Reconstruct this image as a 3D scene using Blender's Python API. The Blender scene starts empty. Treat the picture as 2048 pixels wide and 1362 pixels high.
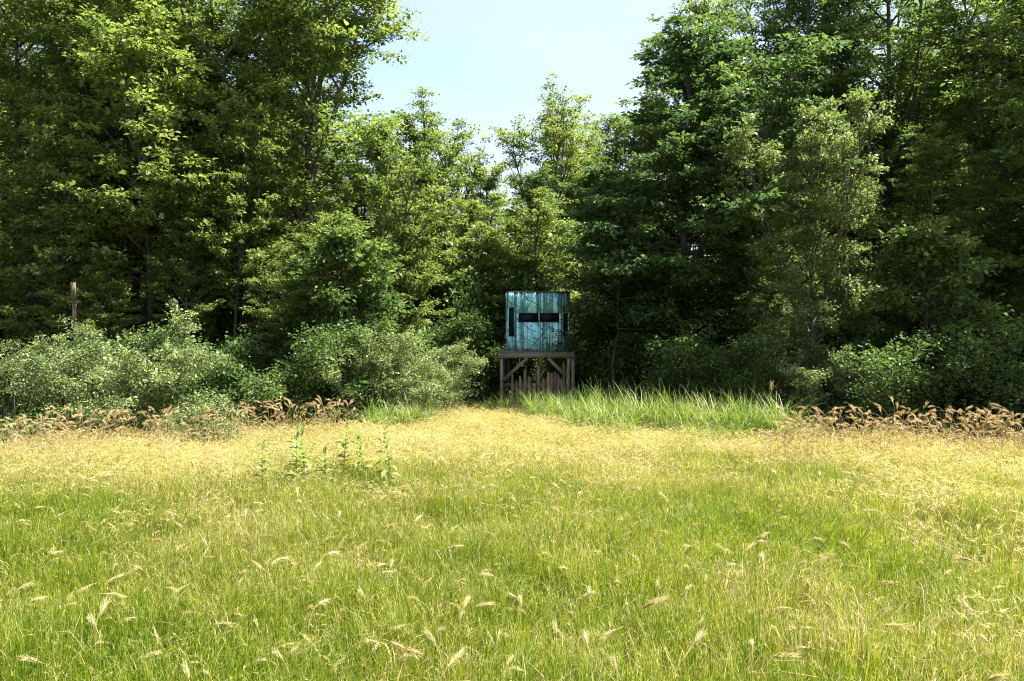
import bpy, math
import numpy as np
from mathutils import Vector, Matrix

# ------------------------------------------------------------------ camera, sky, sun, exposure
scene = bpy.context.scene
F = 1479.0                       # focal length in pixels of the 2048 wide frame
CAM_H = 2.5
HORIZON = 640.0
cam_data = bpy.data.cameras.new("camera")
cam = bpy.data.objects.new("camera", cam_data)
scene.collection.objects.link(cam)
cam_data.sensor_width = 36.0
cam_data.lens = 36.0 * F / 2048.0
cam_data.clip_end = 2000.0
cam.location = (0.0, 0.0, CAM_H)
cam.rotation_euler = (math.radians(90.0) - math.atan((681.0 - HORIZON) / F), 0.0, 0.0)
scene.camera = cam

SUN_EL = 63.0                    # degrees above the horizon
SUN_AZ = 77.0                    # degrees from straight ahead (+Y) towards the right (+X)
world = bpy.data.worlds.new("World")
scene.world = world
world.use_nodes = True
wn = world.node_tree
for n in list(wn.nodes):
    wn.nodes.remove(n)
w_out = wn.nodes.new("ShaderNodeOutputWorld")
w_bg = wn.nodes.new("ShaderNodeBackground")
w_sky = wn.nodes.new("ShaderNodeTexSky")
w_sky.sky_type = 'NISHITA'
w_sky.sun_disc = False
w_sky.sun_elevation = math.radians(SUN_EL)
w_sky.sun_rotation = math.radians(SUN_AZ)
w_sky.air_density = 1.0
w_sky.dust_density = 2.6
w_sky.ozone_density = 2.0
w_bg.inputs["Strength"].default_value = 0.084
# a thin, uneven veil of high cloud over the whole sky
w_tc = wn.nodes.new("ShaderNodeTexCoord")
w_mp = wn.nodes.new("ShaderNodeMapping"); w_mp.inputs["Scale"].default_value = (1.0, 1.6, 4.0); w_mp.inputs["Rotation"].default_value = (0.2, 0.1, 0.5)
w_ns = wn.nodes.new("ShaderNodeTexNoise"); w_ns.inputs["Scale"].default_value = 2.2; w_ns.inputs["Detail"].default_value = 7; w_ns.inputs["Roughness"].default_value = 0.55
w_rp = wn.nodes.new("ShaderNodeMapRange"); w_rp.inputs["From Min"].default_value = 0.32; w_rp.inputs["From Max"].default_value = 0.72
w_rp.inputs["To Min"].default_value = 0.12; w_rp.inputs["To Max"].default_value = 0.75
w_mx = wn.nodes.new("ShaderNodeMix"); w_mx.data_type = 'RGBA'
w_mx.inputs[7].default_value = (2.65, 2.75, 2.9, 1.0)
wn.links.new(w_tc.outputs["Generated"], w_mp.inputs["Vector"]); wn.links.new(w_mp.outputs[0], w_ns.inputs["Vector"])
wn.links.new(w_ns.outputs["Fac"], w_rp.inputs["Value"]); wn.links.new(w_rp.outputs[0], w_mx.inputs[0])
wn.links.new(w_sky.outputs["Color"], w_mx.inputs[6]); wn.links.new(w_mx.outputs[2], w_bg.inputs["Color"])
wn.links.new(w_bg.outputs["Background"], w_out.inputs["Surface"])

sun_data = bpy.data.lights.new("sun", 'SUN')
sun_data.energy = 5.0
sun_data.angle = math.radians(0.55)
sun_data.color = (1.0, 0.95, 0.86)
sun = bpy.data.objects.new("sun", sun_data)
scene.collection.objects.link(sun)
_ce, _se = math.cos(math.radians(SUN_EL)), math.sin(math.radians(SUN_EL))
to_sun = Vector((math.sin(math.radians(SUN_AZ)) * _ce, math.cos(math.radians(SUN_AZ)) * _ce, _se))
sun.rotation_euler = to_sun.to_track_quat('Z', 'Y').to_euler()
sun.location = (6, 30, 40)

vs = scene.view_settings
vs.view_transform = 'Standard'
vs.look = 'None'
vs.exposure = 2.1
vs.gamma = 1.0
vs.use_curve_mapping = False
cy = scene.cycles
cy.max_bounces = 5
cy.diffuse_bounces = 4
cy.glossy_bounces = 2
cy.transmission_bounces = 6
cy.transparent_max_bounces = 6
cy.sample_clamp_indirect = 6.0
cy.use_denoising = True
cy.denoiser = 'OPENIMAGEDENOISE'
cy.denoising_input_passes = 'RGB_ALBEDO_NORMAL'
cy.denoising_prefilter = 'NONE'
cy.filter_width = 1.05
cy.use_adaptive_sampling = True
cy.adaptive_threshold = 0.025
cy.caustics_reflective = False
cy.caustics_refractive = False

COL = scene.collection
RNG = np.random.RandomState

# ------------------------------------------------------------------ mesh helpers
class MB:
    """Collects vertices and faces (with one tint value for each face) for ONE mesh."""
    def __init__(self):
        self.v, self.q, self.t, self.qa, self.ta, self.n = [], [], [], [], [], 0

    def add(self, verts, quads=None, tris=None, tint=0.5):
        verts = np.asarray(verts, float).reshape(-1, 3)
        if quads is not None and len(quads):
            qd = np.asarray(quads, int) + self.n
            self.q.append(qd)
            self.qa.append(np.broadcast_to(np.asarray(tint, float), (len(qd),)).copy())
        if tris is not None and len(tris):
            td = np.asarray(tris, int) + self.n
            self.t.append(td)
            self.ta.append(np.broadcast_to(np.asarray(tint, float), (len(td),)).copy())
        self.v.append(verts)
        self.n += len(verts)

    def tube(self, path, radii, sides=5, tint=0.5, cap=True):
        P = np.asarray(path, float)
        K = len(P)
        R = np.broadcast_to(np.asarray(radii, float), (K,))
        T = np.gradient(P, axis=0)
        T /= np.linalg.norm(T, axis=1)[:, None] + 1e-9
        ref = np.array([0.0, 0.0, 1.0]) if abs(T[:, 2]).mean() < 0.8 else np.array([1.0, 0.0, 0.0])
        U = np.cross(T, ref); U /= np.linalg.norm(U, axis=1)[:, None] + 1e-9
        W = np.cross(T, U)
        a = np.arange(sides) * 2 * np.pi / sides
        V = P[:, None, :] + R[:, None, None] * (np.cos(a)[None, :, None] * U[:, None, :] + np.sin(a)[None, :, None] * W[:, None, :])
        i = np.arange(K - 1)[:, None] * sides
        j = np.arange(sides)[None, :]
        j2 = (j + 1) % sides
        Q = np.stack([i + j, i + j2, i + sides + j2, i + sides + j], -1).reshape(-1, 4)
        V = V.reshape(-1, 3)
        T3 = None
        if cap:
            V = np.vstack([V, P[-1:]])
            b = (K - 1) * sides
            jj = np.arange(sides)
            T3 = np.stack([b + jj, b + (jj + 1) % sides, np.full(sides, K * sides)], -1)
        self.add(V, Q, T3, tint)

    def box(self, x0, x1, y0, y1, z0, z1, tint=0.5, M=None):
        V = np.array([[x, y, z] for z in (z0, z1) for y in (y0, y1) for x in (x0, x1)], float)
        if M is not None:
            V = np.array([M @ Vector(p) for p in V])
        Q = [[0, 2, 3, 1], [4, 5, 7, 6], [0, 1, 5, 4], [2, 6, 7, 3], [0, 4, 6, 2], [1, 3, 7, 5]]
        self.add(V, Q, None, tint)

    def leaves(self, P, N, A, L, W, tint, fold=0.25):
        """One folded leaf (a quad) at each P: N normal, A axis, L length, W width."""
        A = A - (A * N).sum(1)[:, None] * N
        A /= np.linalg.norm(A, axis=1)[:, None] + 1e-9
        S = np.cross(N, A)
        L = np.asarray(L).reshape(-1, 1); W = np.asarray(W).reshape(-1, 1)
        up = N * W * fold
        v0 = P
        v1 = P + A * L * 0.45 + S * W * 0.5 + up
        v2 = P + A * L
        v3 = P + A * L * 0.45 - S * W * 0.5 + up
        V = np.stack([v0, v1, v2, v3], 1).reshape(-1, 3)
        n = len(P)
        Q = np.arange(4 * n).reshape(n, 4)
        self.add(V, Q, None, tint)

    def mesh(self, name, mat=None, smooth=False):
        me = bpy.data.meshes.new(name)
        V = np.vstack(self.v)
        Q = np.vstack(self.q) if self.q else np.zeros((0, 4), int)
        T = np.vstack(self.t) if self.t else np.zeros((0, 3), int)
        nl = Q.size + T.size
        me.vertices.add(len(V)); me.vertices.foreach_set("co", V.astype(np.float32).ravel())
        me.loops.add(nl); me.loops.foreach_set("vertex_index", np.concatenate([Q.ravel(), T.ravel()]).astype(np.int32))
        me.polygons.add(len(Q) + len(T))
        st = np.concatenate([np.arange(len(Q)) * 4, Q.size + np.arange(len(T)) * 3]).astype(np.int32)
        me.polygons.foreach_set("loop_start", st)
        if smooth:
            me.polygons.foreach_set("use_smooth", np.ones(len(Q) + len(T), bool))
        at = me.attributes.new("tint", 'FLOAT', 'FACE')
        at.data.foreach_set("value", np.concatenate(self.qa + self.ta).astype(np.float32))
        me.update(calc_edges=True)
        if mat is not None:
            me.materials.append(mat)
        return me

def link(name, me, parent=None, loc=None, rot=None, scale=None):
    o = bpy.data.objects.new(name, me)
    COL.objects.link(o)
    if parent is not None:
        o.parent = parent
    if loc is not None: o.location = loc
    if rot is not None: o.rotation_euler = rot
    if scale is not None: o.scale = scale
    return o

def tag(o, label=None, cat=None, group=None, kind=None):
    if label: o["label"] = label
    if cat: o["category"] = cat
    if group: o["group"] = group
    if kind: o["kind"] = kind
    return o

def thing(name, label, cat, loc=(0, 0, 0), rz=0.0, group=None):
    o = bpy.data.objects.new(name, None)
    COL.objects.link(o)
    o.empty_display_size = 0.2
    o.location = loc
    o.rotation_euler = (0, 0, rz)
    return tag(o, label, cat, group)

def at(px, d):                   # ground x of the photo column px at distance d
    return (px - 1024.0) / F * d

# ------------------------------------------------------------------ material helpers
def new_mat(name):
    m = bpy.data.materials.new(name)
    m.use_nodes = True
    nt = m.node_tree
    for n in list(nt.nodes):
        nt.nodes.remove(n)
    out = nt.nodes.new("ShaderNodeOutputMaterial")
    return m, nt, out

def ramp(nt, stops, src):
    r = nt.nodes.new("ShaderNodeValToRGB")
    el = r.color_ramp.elements
    while len(el) < len(stops):
        el.new(0.5)
    for e, (p, c) in zip(el, stops):
        e.position = p
        e.color = (*c, 1.0)
    nt.links.new(src, r.inputs[0])
    return r.outputs[0]

def math_node(nt, op, a, b=None, c=None):
    n = nt.nodes.new("ShaderNodeMath"); n.operation = op
    for k, x in enumerate((a, b, c)):
        if x is None: continue
        if isinstance(x, (int, float)): n.inputs[k].default_value = x
        else: nt.links.new(x, n.inputs[k])
    return n.outputs[0]

def mix_col(nt, blend, fac, a, b):
    n = nt.nodes.new("ShaderNodeMix"); n.data_type = 'RGBA'; n.blend_type = blend
    for k, x in ((0, fac), (6, a), (7, b)):
        if isinstance(x, (int, float)): n.inputs[k].default_value = x
        elif isinstance(x, tuple): n.inputs[k].default_value = (*x, 1.0)
        else: nt.links.new(x, n.inputs[k])
    return n.outputs[2]

def foliage_mat(name, stops, trans=0.45, trans_tint=(1.15, 1.22, 0.72), rough=0.5, spec=0.28, instancer=None, hue_var=True):
    """Leaf or blade: colour from each face's own tint, light passes through it."""
    m, nt, out = new_mat(name)
    att = nt.nodes.new("ShaderNodeAttribute"); att.attribute_name = "tint"
    fac = att.outputs["Fac"]
    if instancer:
        ia = nt.nodes.new("ShaderNodeAttribute"); ia.attribute_type = 'INSTANCER'; ia.attribute_name = instancer
        fac = math_node(nt, 'ADD', fac, ia.outputs["Fac"])
    elif hue_var:
        oi = nt.nodes.new("ShaderNodeObjectInfo")
        fac = math_node(nt, 'ADD', fac, math_node(nt, 'MULTIPLY_ADD', oi.outputs["Random"], 0.24, -0.12))
    col = ramp(nt, stops, fac)
    pr = nt.nodes.new("ShaderNodeBsdfPrincipled")
    pr.inputs["Roughness"].default_value = rough
    pr.inputs["Specular IOR Level"].default_value = spec
    nt.links.new(col, pr.inputs["Base Color"])
    tr = nt.nodes.new("ShaderNodeBsdfTranslucent")
    nt.links.new(mix_col(nt, 'MULTIPLY', 1.0, col, trans_tint), tr.inputs["Color"])
    mx = nt.nodes.new("ShaderNodeMixShader"); mx.inputs[0].default_value = trans
    nt.links.new(pr.outputs[0], mx.inputs[1]); nt.links.new(tr.outputs[0], mx.inputs[2])
    nt.links.new(mx.outputs[0], out.inputs["Surface"])
    return m

def wood_mat(name, dark, light, scale=9.0, stretch=(8, 8, 0.7), rough=0.85, bump=0.5):
    m, nt, out = new_mat(name)
    tc = nt.nodes.new("ShaderNodeTexCoord")
    mp = nt.nodes.new("ShaderNodeMapping"); mp.inputs["Scale"].default_value = stretch
    oi = nt.nodes.new("ShaderNodeObjectInfo")
    nt.links.new(tc.outputs["Object"], mp.inputs["Vector"])
    ns = nt.nodes.new("ShaderNodeTexNoise"); ns.inputs["Scale"].default_value = scale; ns.inputs["Detail"].default_value = 6
    ns.inputs["Roughness"].default_value = 0.65
    nt.links.new(mp.outputs[0], ns.inputs["Vector"])
    n2 = nt.nodes.new("ShaderNodeTexNoise"); n2.inputs["Scale"].default_value = 3.1; n2.inputs["Detail"].default_value = 4
    nt.links.new(tc.outputs["Object"], n2.inputs["Vector"])
    f = math_node(nt, 'ADD', math_node(nt, 'MULTIPLY', ns.outputs["Fac"], 0.7), math_node(nt, 'MULTIPLY', n2.outputs["Fac"], 0.3))
    f = math_node(nt, 'ADD', f, math_node(nt, 'MULTIPLY_ADD', oi.outputs["Random"], 0.2, -0.1))
    col = ramp(nt, [(0.3, dark), (0.7, light)], f)
    pr = nt.nodes.new("ShaderNodeBsdfPrincipled")
    pr.inputs["Roughness"].default_value = rough
    pr.inputs["Specular IOR Level"].default_value = 0.25
    nt.links.new(col, pr.inputs["Base Color"])
    bp = nt.nodes.new("ShaderNodeBump"); bp.inputs["Strength"].default_value = bump; bp.inputs["Distance"].default_value = 0.02
    nt.links.new(ns.outputs["Fac"], bp.inputs["Height"])
    nt.links.new(bp.outputs[0], pr.inputs["Normal"])
    nt.links.new(pr.outputs[0], out.inputs["Surface"])
    return m

M = {}
M["bark"] = wood_mat("bark", (0.022, 0.018, 0.014), (0.13, 0.115, 0.095), 7, (3, 3, 0.6))
M["bark_pale"] = wood_mat("pale_bark", (0.05, 0.045, 0.038), (0.22, 0.205, 0.18), 7, (3, 3, 0.6))
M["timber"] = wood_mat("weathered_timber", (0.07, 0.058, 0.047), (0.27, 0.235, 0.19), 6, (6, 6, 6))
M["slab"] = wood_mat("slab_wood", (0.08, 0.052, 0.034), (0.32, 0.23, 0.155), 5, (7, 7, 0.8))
M["post"] = wood_mat("post_wood", (0.045, 0.036, 0.022), (0.13, 0.105, 0.066), 6, (7, 7, 0.6))  # wood colour darkened to stand in for shade over the post
M["dark_timber"] = wood_mat("dark_brown_timber", (0.03, 0.022, 0.018), (0.11, 0.075, 0.055), 6, (4, 4, 4))  # darker brown for the back, inner and underside timbers, floor and sill
# leaves
M["maple"] = foliage_mat("maple_leaf", [(0.0, (0.066, 0.108, 0.028)), (0.5, (0.135, 0.19, 0.048)), (1.0, (0.25, 0.29, 0.075))], trans=0.52)
M["light"] = foliage_mat("light_leaf", [(0.0, (0.075, 0.118, 0.03)), (0.5, (0.15, 0.20, 0.052)), (1.0, (0.26, 0.295, 0.09))], trans=0.52)
M["oak"] = foliage_mat("oak_leaf", [(0.0, (0.038, 0.078, 0.034)), (0.5, (0.074, 0.13, 0.046)), (1.0, (0.15, 0.20, 0.054))], trans=0.42)
M["ash"] = foliage_mat("ash_leaf", [(0.0, (0.052, 0.096, 0.033)), (0.5, (0.104, 0.165, 0.046)), (1.0, (0.21, 0.255, 0.06))], trans=0.5)
M["dogwood"] = foliage_mat("dogwood_leaf", [(0.0, (0.08, 0.115, 0.04)), (0.5, (0.15, 0.20, 0.07)), (1.0, (0.26, 0.30, 0.115))], trans=0.45)
M["olive"] = foliage_mat("olive_leaf", [(0.0, (0.055, 0.09, 0.032)), (0.5, (0.135, 0.185, 0.062)), (1.0, (0.37, 0.42, 0.19))], trans=0.38, trans_tint=(1.1, 1.2, 0.65), rough=0.5, spec=0.4)
M["shrub"] = foliage_mat("shrub_leaf", [(0.0, (0.038, 0.078, 0.022)), (0.5, (0.078, 0.135, 0.035)), (1.0, (0.15, 0.20, 0.055))], trans=0.42)
M["weed"] = foliage_mat("weed_leaf", [(0.0, (0.04, 0.085, 0.022)), (0.5, (0.075, 0.14, 0.03)), (1.0, (0.16, 0.22, 0.05))], trans=0.42)
M["milkweed"] = foliage_mat("milkweed_leaf", [(0.0, (0.12, 0.175, 0.05)), (0.5, (0.215, 0.275, 0.085)), (1.0, (0.32, 0.38, 0.14))], trans=0.45, trans_tint=(1.1, 1.25, 0.55))
M["fern"] = foliage_mat("fern_leaf", [(0.0, (0.12, 0.17, 0.03)), (0.5, (0.20, 0.25, 0.045)), (1.0, (0.30, 0.32, 0.07))], trans=0.45)
# grass: 0 deep green, 0.5 yellow green, 1 straw
GR = [(0.0, (0.085, 0.155, 0.010)), (0.3, (0.155, 0.235, 0.012)), (0.55, (0.275, 0.295, 0.03)), (0.8, (0.40, 0.325, 0.145)), (1.0, (0.57, 0.48, 0.30))]
M["grass"] = foliage_mat("meadow_grass", GR, trans=0.52, trans_tint=(1.25, 1.28, 0.6), rough=0.5, spec=0.4, instancer="dry")
M["tallgrass"] = foliage_mat("tall_grass", [(0.0, (0.075, 0.15, 0.022)), (0.5, (0.15, 0.24, 0.036)), (0.8, (0.25, 0.31, 0.07)), (1.0, (0.48, 0.42, 0.25))], trans=0.45, trans_tint=(1.1, 1.2, 0.6), rough=0.45, spec=0.5)
M["brown_straw"] = foliage_mat("brown_rye", [(0.0, (0.18, 0.115, 0.05)), (0.5, (0.38, 0.285, 0.125)), (1.0, (0.70, 0.60, 0.36))], trans=0.4, trans_tint=(1.15, 1.0, 0.75), rough=0.45, spec=0.4)
M["straw"] = foliage_mat("rye_straw", [(0.0, (0.24, 0.16, 0.07)), (0.5, (0.46, 0.38, 0.16)), (1.0, (0.72, 0.66, 0.38))], trans=0.4, trans_tint=(1.15, 1.05, 0.8), rough=0.45, spec=0.4)

# ------------------------------------------------------------------ the ground
def field_edge(x):
    """Distance at which the mown field ends and the edge of the woods begins."""
    return np.interp(x, [-14, -9, -6.5, -4, -2.2, -0.8, 0.6, 2.0, 4.0, 6.0, 8.5, 13], [12.6, 13.2, 14.4, 15.6, 18.0, 20.3, 19.4, 16.6, 15.6, 14.2, 13.4, 12.8])

def ground_z(x, y):
    return 0.05 * np.sin(x * 0.45 + 0.6) * np.cos(y * 0.38) + 0.03 * np.sin(x * 1.3 + y * 0.9) + 0.02 * np.clip(np.asarray(y) - 24, 0, 60)

xs = np.concatenate([np.linspace(-600, -34, 14), np.linspace(-32, 32, 129), np.linspace(34, 600, 14)])
ys = np.concatenate([np.linspace(-600, -12, 14), np.linspace(-10, 62, 145), np.linspace(66, 900, 16)])
GX, GY = np.meshgrid(xs, ys)
gz = ground_z(GX, GY)
nx, ny = len(xs), len(ys)
I = np.arange(ny - 1)[:, None] * nx + np.arange(nx - 1)[None, :]
quads = np.stack([I, I + 1, I + 1 + nx, I + nx], -1).reshape(-1, 4)
cx = GX[:-1, :-1].ravel(); cy_ = GY[:-1, :-1].ravel()
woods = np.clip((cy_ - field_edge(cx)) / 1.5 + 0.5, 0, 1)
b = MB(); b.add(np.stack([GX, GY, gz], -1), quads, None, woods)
gm, nt, out = new_mat("soil_and_thatch")
att = nt.nodes.new("ShaderNodeAttribute"); att.attribute_name = "tint"
tc = nt.nodes.new("ShaderNodeTexCoord")
n1 = nt.nodes.new("ShaderNodeTexNoise"); n1.inputs["Scale"].default_value = 2.2; n1.inputs["Detail"].default_value = 9; n1.inputs["Roughness"].default_value = 0.7
nt.links.new(tc.outputs["Object"], n1.inputs["Vector"])
n2 = nt.nodes.new("ShaderNodeTexNoise"); n2.inputs["Scale"].default_value = 26; n2.inputs["Detail"].default_value = 5
nt.links.new(tc.outputs["Object"], n2.inputs["Vector"])
ff = math_node(nt, 'ADD', math_node(nt, 'MULTIPLY', n1.outputs["Fac"], 0.5), math_node(nt, 'MULTIPLY', n2.outputs["Fac"], 0.5))
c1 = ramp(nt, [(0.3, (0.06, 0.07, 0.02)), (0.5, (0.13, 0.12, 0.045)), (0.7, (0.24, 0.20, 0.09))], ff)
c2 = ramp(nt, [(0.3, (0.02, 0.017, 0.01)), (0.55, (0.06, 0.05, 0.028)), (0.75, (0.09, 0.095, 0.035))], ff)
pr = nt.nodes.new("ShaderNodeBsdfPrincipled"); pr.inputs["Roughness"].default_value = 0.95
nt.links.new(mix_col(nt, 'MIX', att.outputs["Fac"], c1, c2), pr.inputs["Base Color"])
bp = nt.nodes.new("ShaderNodeBump"); bp.inputs["Strength"].default_value = 0.7; bp.inputs["Distance"].default_value = 0.05
nt.links.new(n2.outputs["Fac"], bp.inputs["Height"]); nt.links.new(bp.outputs[0], pr.inputs["Normal"])
nt.links.new(pr.outputs[0], out.inputs["Surface"])
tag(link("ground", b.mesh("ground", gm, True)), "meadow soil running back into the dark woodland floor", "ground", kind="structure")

# ------------------------------------------------------------------ trees
def unit(v):
    return v / (np.linalg.norm(v, axis=-1, keepdims=True) + 1e-9)

def leaf_cloud(mb, rng, C, n_leaf, size, spread, flat, up=0.75, wl=0.6, tint0=0.5, tvar=0.22, size_var=0.42):
    """n_leaf leaves shared out over the twig ends C."""
    k = len(C)
    ct = rng.normal(0, 0.15, k)
    idx = rng.randint(0, k, n_leaf)
    off = rng.normal(0, 1, (n_leaf, 3)) * np.array([spread, spread, spread * flat])
    P = C[idx] + off
    N = unit(rng.normal(0, 1, (n_leaf, 3)) * (1 - up) + np.array([0, 0, up]) + rng.normal(0, 0.32, (n_leaf, 3)))
    A = unit(off * np.array([1, 1, 0.3]) / spread + rng.normal(0, 0.7, (n_leaf, 3)) + np.array([0, 0, -0.35]))
    L = size * np.clip(rng.normal(1, size_var, n_leaf), 0.45, 1.9)
    t = np.clip(tint0 + ct[idx] + rng.normal(0, tvar, n_leaf), 0, 1)
    mb.leaves(P, N, A, L, L * wl, t)

def tree_mesh(seed, H, R, prof, base, n_limb, r0, n_leaf, size, el=(15, 70), spread=0.125, flat=0.45, forks=1, lean=0.3,
              curve=0.1, sub=0.5, up=0.75, wl=0.6, bark="bark", leaf="maple", step=0.27, tint0=0.5, inner=0.25, sub_step=0.4, fork_az=None, bare=0.2):
    rng = RNG(seed)
    wood, C = MB(), []
    def branch(p0, az, e, L, r, k=6, wob=0.06, cur=0.0):
        s = np.linspace(0, 1, k)[:, None]
        d = np.array([math.cos(az) * math.cos(e), math.sin(az) * math.cos(e), math.sin(e)])
        P = p0 + s * L * d + np.cumsum(rng.normal(0, wob * L / k, (k, 3)), 0) * s
        P[:, 2] += (s[:, 0] ** 2) * cur * L
        return P
    stems = []
    hf = H * rng.uniform(0.26, 0.34)
    K = 12
    z = np.linspace(0, 1, K)
    lx, ly = rng.normal(0, lean, 2)
    main = np.stack([lx * z + np.cumsum(rng.normal(0, 0.045, K)), ly * z + np.cumsum(rng.normal(0, 0.045, K)), z * H * 0.95], -1)
    main[0] = 0; main[0, 2] = -0.25
    wood.tube(main, np.interp(z, [0, 0.04, 0.5, 1], [r0 * 1.35, r0, r0 * 0.58, 0.018]), 8)
    stems.append((main, 1.0))
    for f in range(forks - 1):
        az = fork_az[f] if fork_az else rng.uniform(0, 2 * np.pi)
        i = int(np.searchsorted(main[:, 2], hf * rng.uniform(0.8, 1.5)))
        p0 = main[i]
        L = (H - p0[2]) * rng.uniform(0.72, 0.92)
        P = branch(p0, az, math.radians(rng.uniform(58, 72)), L, r0 * 0.6, 9, 0.1, 0.12)
        wood.tube(P, np.linspace(r0 * 0.6, 0.015, 9), 6)
        stems.append((P, 0.75))
    az = rng.uniform(0, 6.28)
    for si, (S, wgt) in enumerate(stems):
        n = n_limb if si == 0 else int(n_limb * 0.4)
        zmin = base if si == 0 else S[0, 2] + 0.4
        for i in range(n):
            h = zmin + (S[-1, 2] - zmin) * ((i + rng.uniform(0, 1)) / n) ** 0.92
            t = h / H
            q = np.array([np.interp(h, S[:, 2], S[:, k]) for k in range(3)])
            az += 2.4 + rng.normal(0, 0.35)
            L = R * np.interp(t, prof[0], prof[1]) * rng.uniform(0.62, 1.15) * wgt
            if L < 0.15: continue
            e = math.radians(np.interp(t, [base / H, 1], el) + rng.normal(0, 8))
            rl = min(r0 * 0.5, 0.012 + 0.016 * L)
            P = branch(q, az, e, L, rl, 6, 0.12, curve)
            wood.tube(P, np.linspace(rl, 0.006, 6), 4, cap=False)
            ns = max(3, int(L / sub_step))
            for j in range(ns):
                s = inner + (1 - inner) * (j + rng.uniform(0.2, 1)) / ns
                p = np.array([np.interp(s, np.linspace(0, 1, 6), P[:, k]) for k in range(3)])
                sgn = 1 if j % 2 else -1
                sa = az + sgn * math.radians(rng.uniform(28, 80)) if s < 0.97 else az
                sl = sub * L * (1.1 - 0.75 * s) * rng.uniform(0.6, 1.25) + 0.22
                B = branch(p, sa, e * 0.5 + math.radians(rng.normal(4, 14)), sl, 0.008, 4, 0.15, -0.06)
                wood.tube(B, np.linspace(0.009, 0.003, 4), 3, cap=False)
                if rng.uniform() < bare: continue
                m = max(2, int(sl / step))
                ss = np.linspace(0.25, 1.05, m)
                C.append(np.stack([np.interp(ss, [0, 0.333, 0.667, 1.0], B[:, k]) for k in range(3)], -1))
            m = max(2, int(L * 0.5 / step))
            ss = np.linspace(0.5, 1.03, m)
            C.append(np.stack([np.interp(ss, np.linspace(0, 1, 6), P[:, k]) for k in range(3)], -1))
    top = stems[0][0][-1]
    C.append(top + rng.normal(0, 0.12, (6, 3)))
    C = np.vstack(C)
    C = C[rng.uniform(0, 1, len(C)) > 0.12]
    crown = MB()
    leaf_cloud(crown, rng, C, n_leaf, size, spread, flat, up, wl, tint0)
    return wood.mesh("trunk", M[bark], True), crown.mesh("crown", M[leaf])

def shrub_mesh(seed, H, R, n_stem, n_leaf, size, leaf, spread=0.12, flat=0.8, up=0.5, wl=0.5, step=0.14, arch=-0.25, tint0=0.5, bark="bark", low=0.15):
    rng = RNG(seed)
    wood, C = MB(), []
    for i in range(n_stem):
        az = i * 2.4 + rng.normal(0, 0.4)
        e = math.radians(rng.uniform(28, 84))
        L = rng.choice([rng.uniform(0.65, 1.0), rng.uniform(0.95, 1.28)]) / max(math.sin(e) / H, math.cos(e) / R)
        k = 7
        s = np.linspace(0, 1, k)
        d = np.array([math.cos(az) * math.cos(e), math.sin(az) * math.cos(e), math.sin(e)])
        P = rng.normal(0, 0.08, 3) * [1, 1, 0] + s[:, None] * L * d + np.cumsum(rng.normal(0, 0.03, (k, 3)), 0)
        P[:, 2] += arch * s ** 2 * L * 0.5
        P[:, 2] = np.maximum(P[:, 2], 0.05 * s); P[0, 2] = -0.1
        wood.tube(P, np.linspace(0.022, 0.005, k), 5, cap=False)
        ns = max(5, int(L / 0.16))
        for j in range(ns):
            ss = low + (1 - low) * (j + rng.uniform(0, 1)) / ns
            p = np.array([np.interp(ss, s, P[:, q]) for q in range(3)])
            sa = az + rng.uniform(-1.9, 1.9)
            sl = R * rng.uniform(0.18, 0.5)
            B = p + np.linspace(0, 1, 4)[:, None] * sl * np.array([math.cos(sa), math.sin(sa), rng.uniform(-0.2, 0.75)])
            B[:, 2] = np.maximum(B[:, 2], 0.08)
            wood.tube(B, np.linspace(0.007, 0.003, 4), 3, cap=False)
            m = max(2, int(sl / step))
            C.append(B[0] + np.linspace(0.2, 1.05, m)[:, None] * (B[-1] - B[0]))
        C.append(P[-1:] + rng.normal(0, 0.05, (2, 3)))
    C = np.vstack(C)
    crown = MB()
    leaf_cloud(crown, rng, C, n_leaf, size, spread, flat, up, wl, tint0, size_var=0.28)
    V = crown.v[0]; V[:, 2] = np.maximum(V[:, 2], 0.02)
    return wood.mesh("stems", M[bark], True), crown.mesh("foliage", M[leaf])

FULL = ([0, 0.12, 0.35, 0.6, 0.85, 1.0], [0.75, 0.95, 1.0, 0.9, 0.6, 0.18])
TALL = ([0, 0.2, 0.4, 0.65, 0.88, 1.0], [0.5, 0.7, 0.95, 1.0, 0.7, 0.2])
OPEN = ([0, 0.25, 0.5, 0.7, 0.88, 1.0], [0.3, 0.5, 0.85, 1.0, 0.8, 0.3])
VASE = ([0, 0.2, 0.5, 0.75, 0.9, 1.0], [0.55, 0.75, 0.9, 0.95, 0.75, 0.4])
CONE = ([0, 0.15, 0.4, 0.7, 0.9, 1.0], [0.8, 1.0, 0.95, 0.7, 0.42, 0.12])

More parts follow.
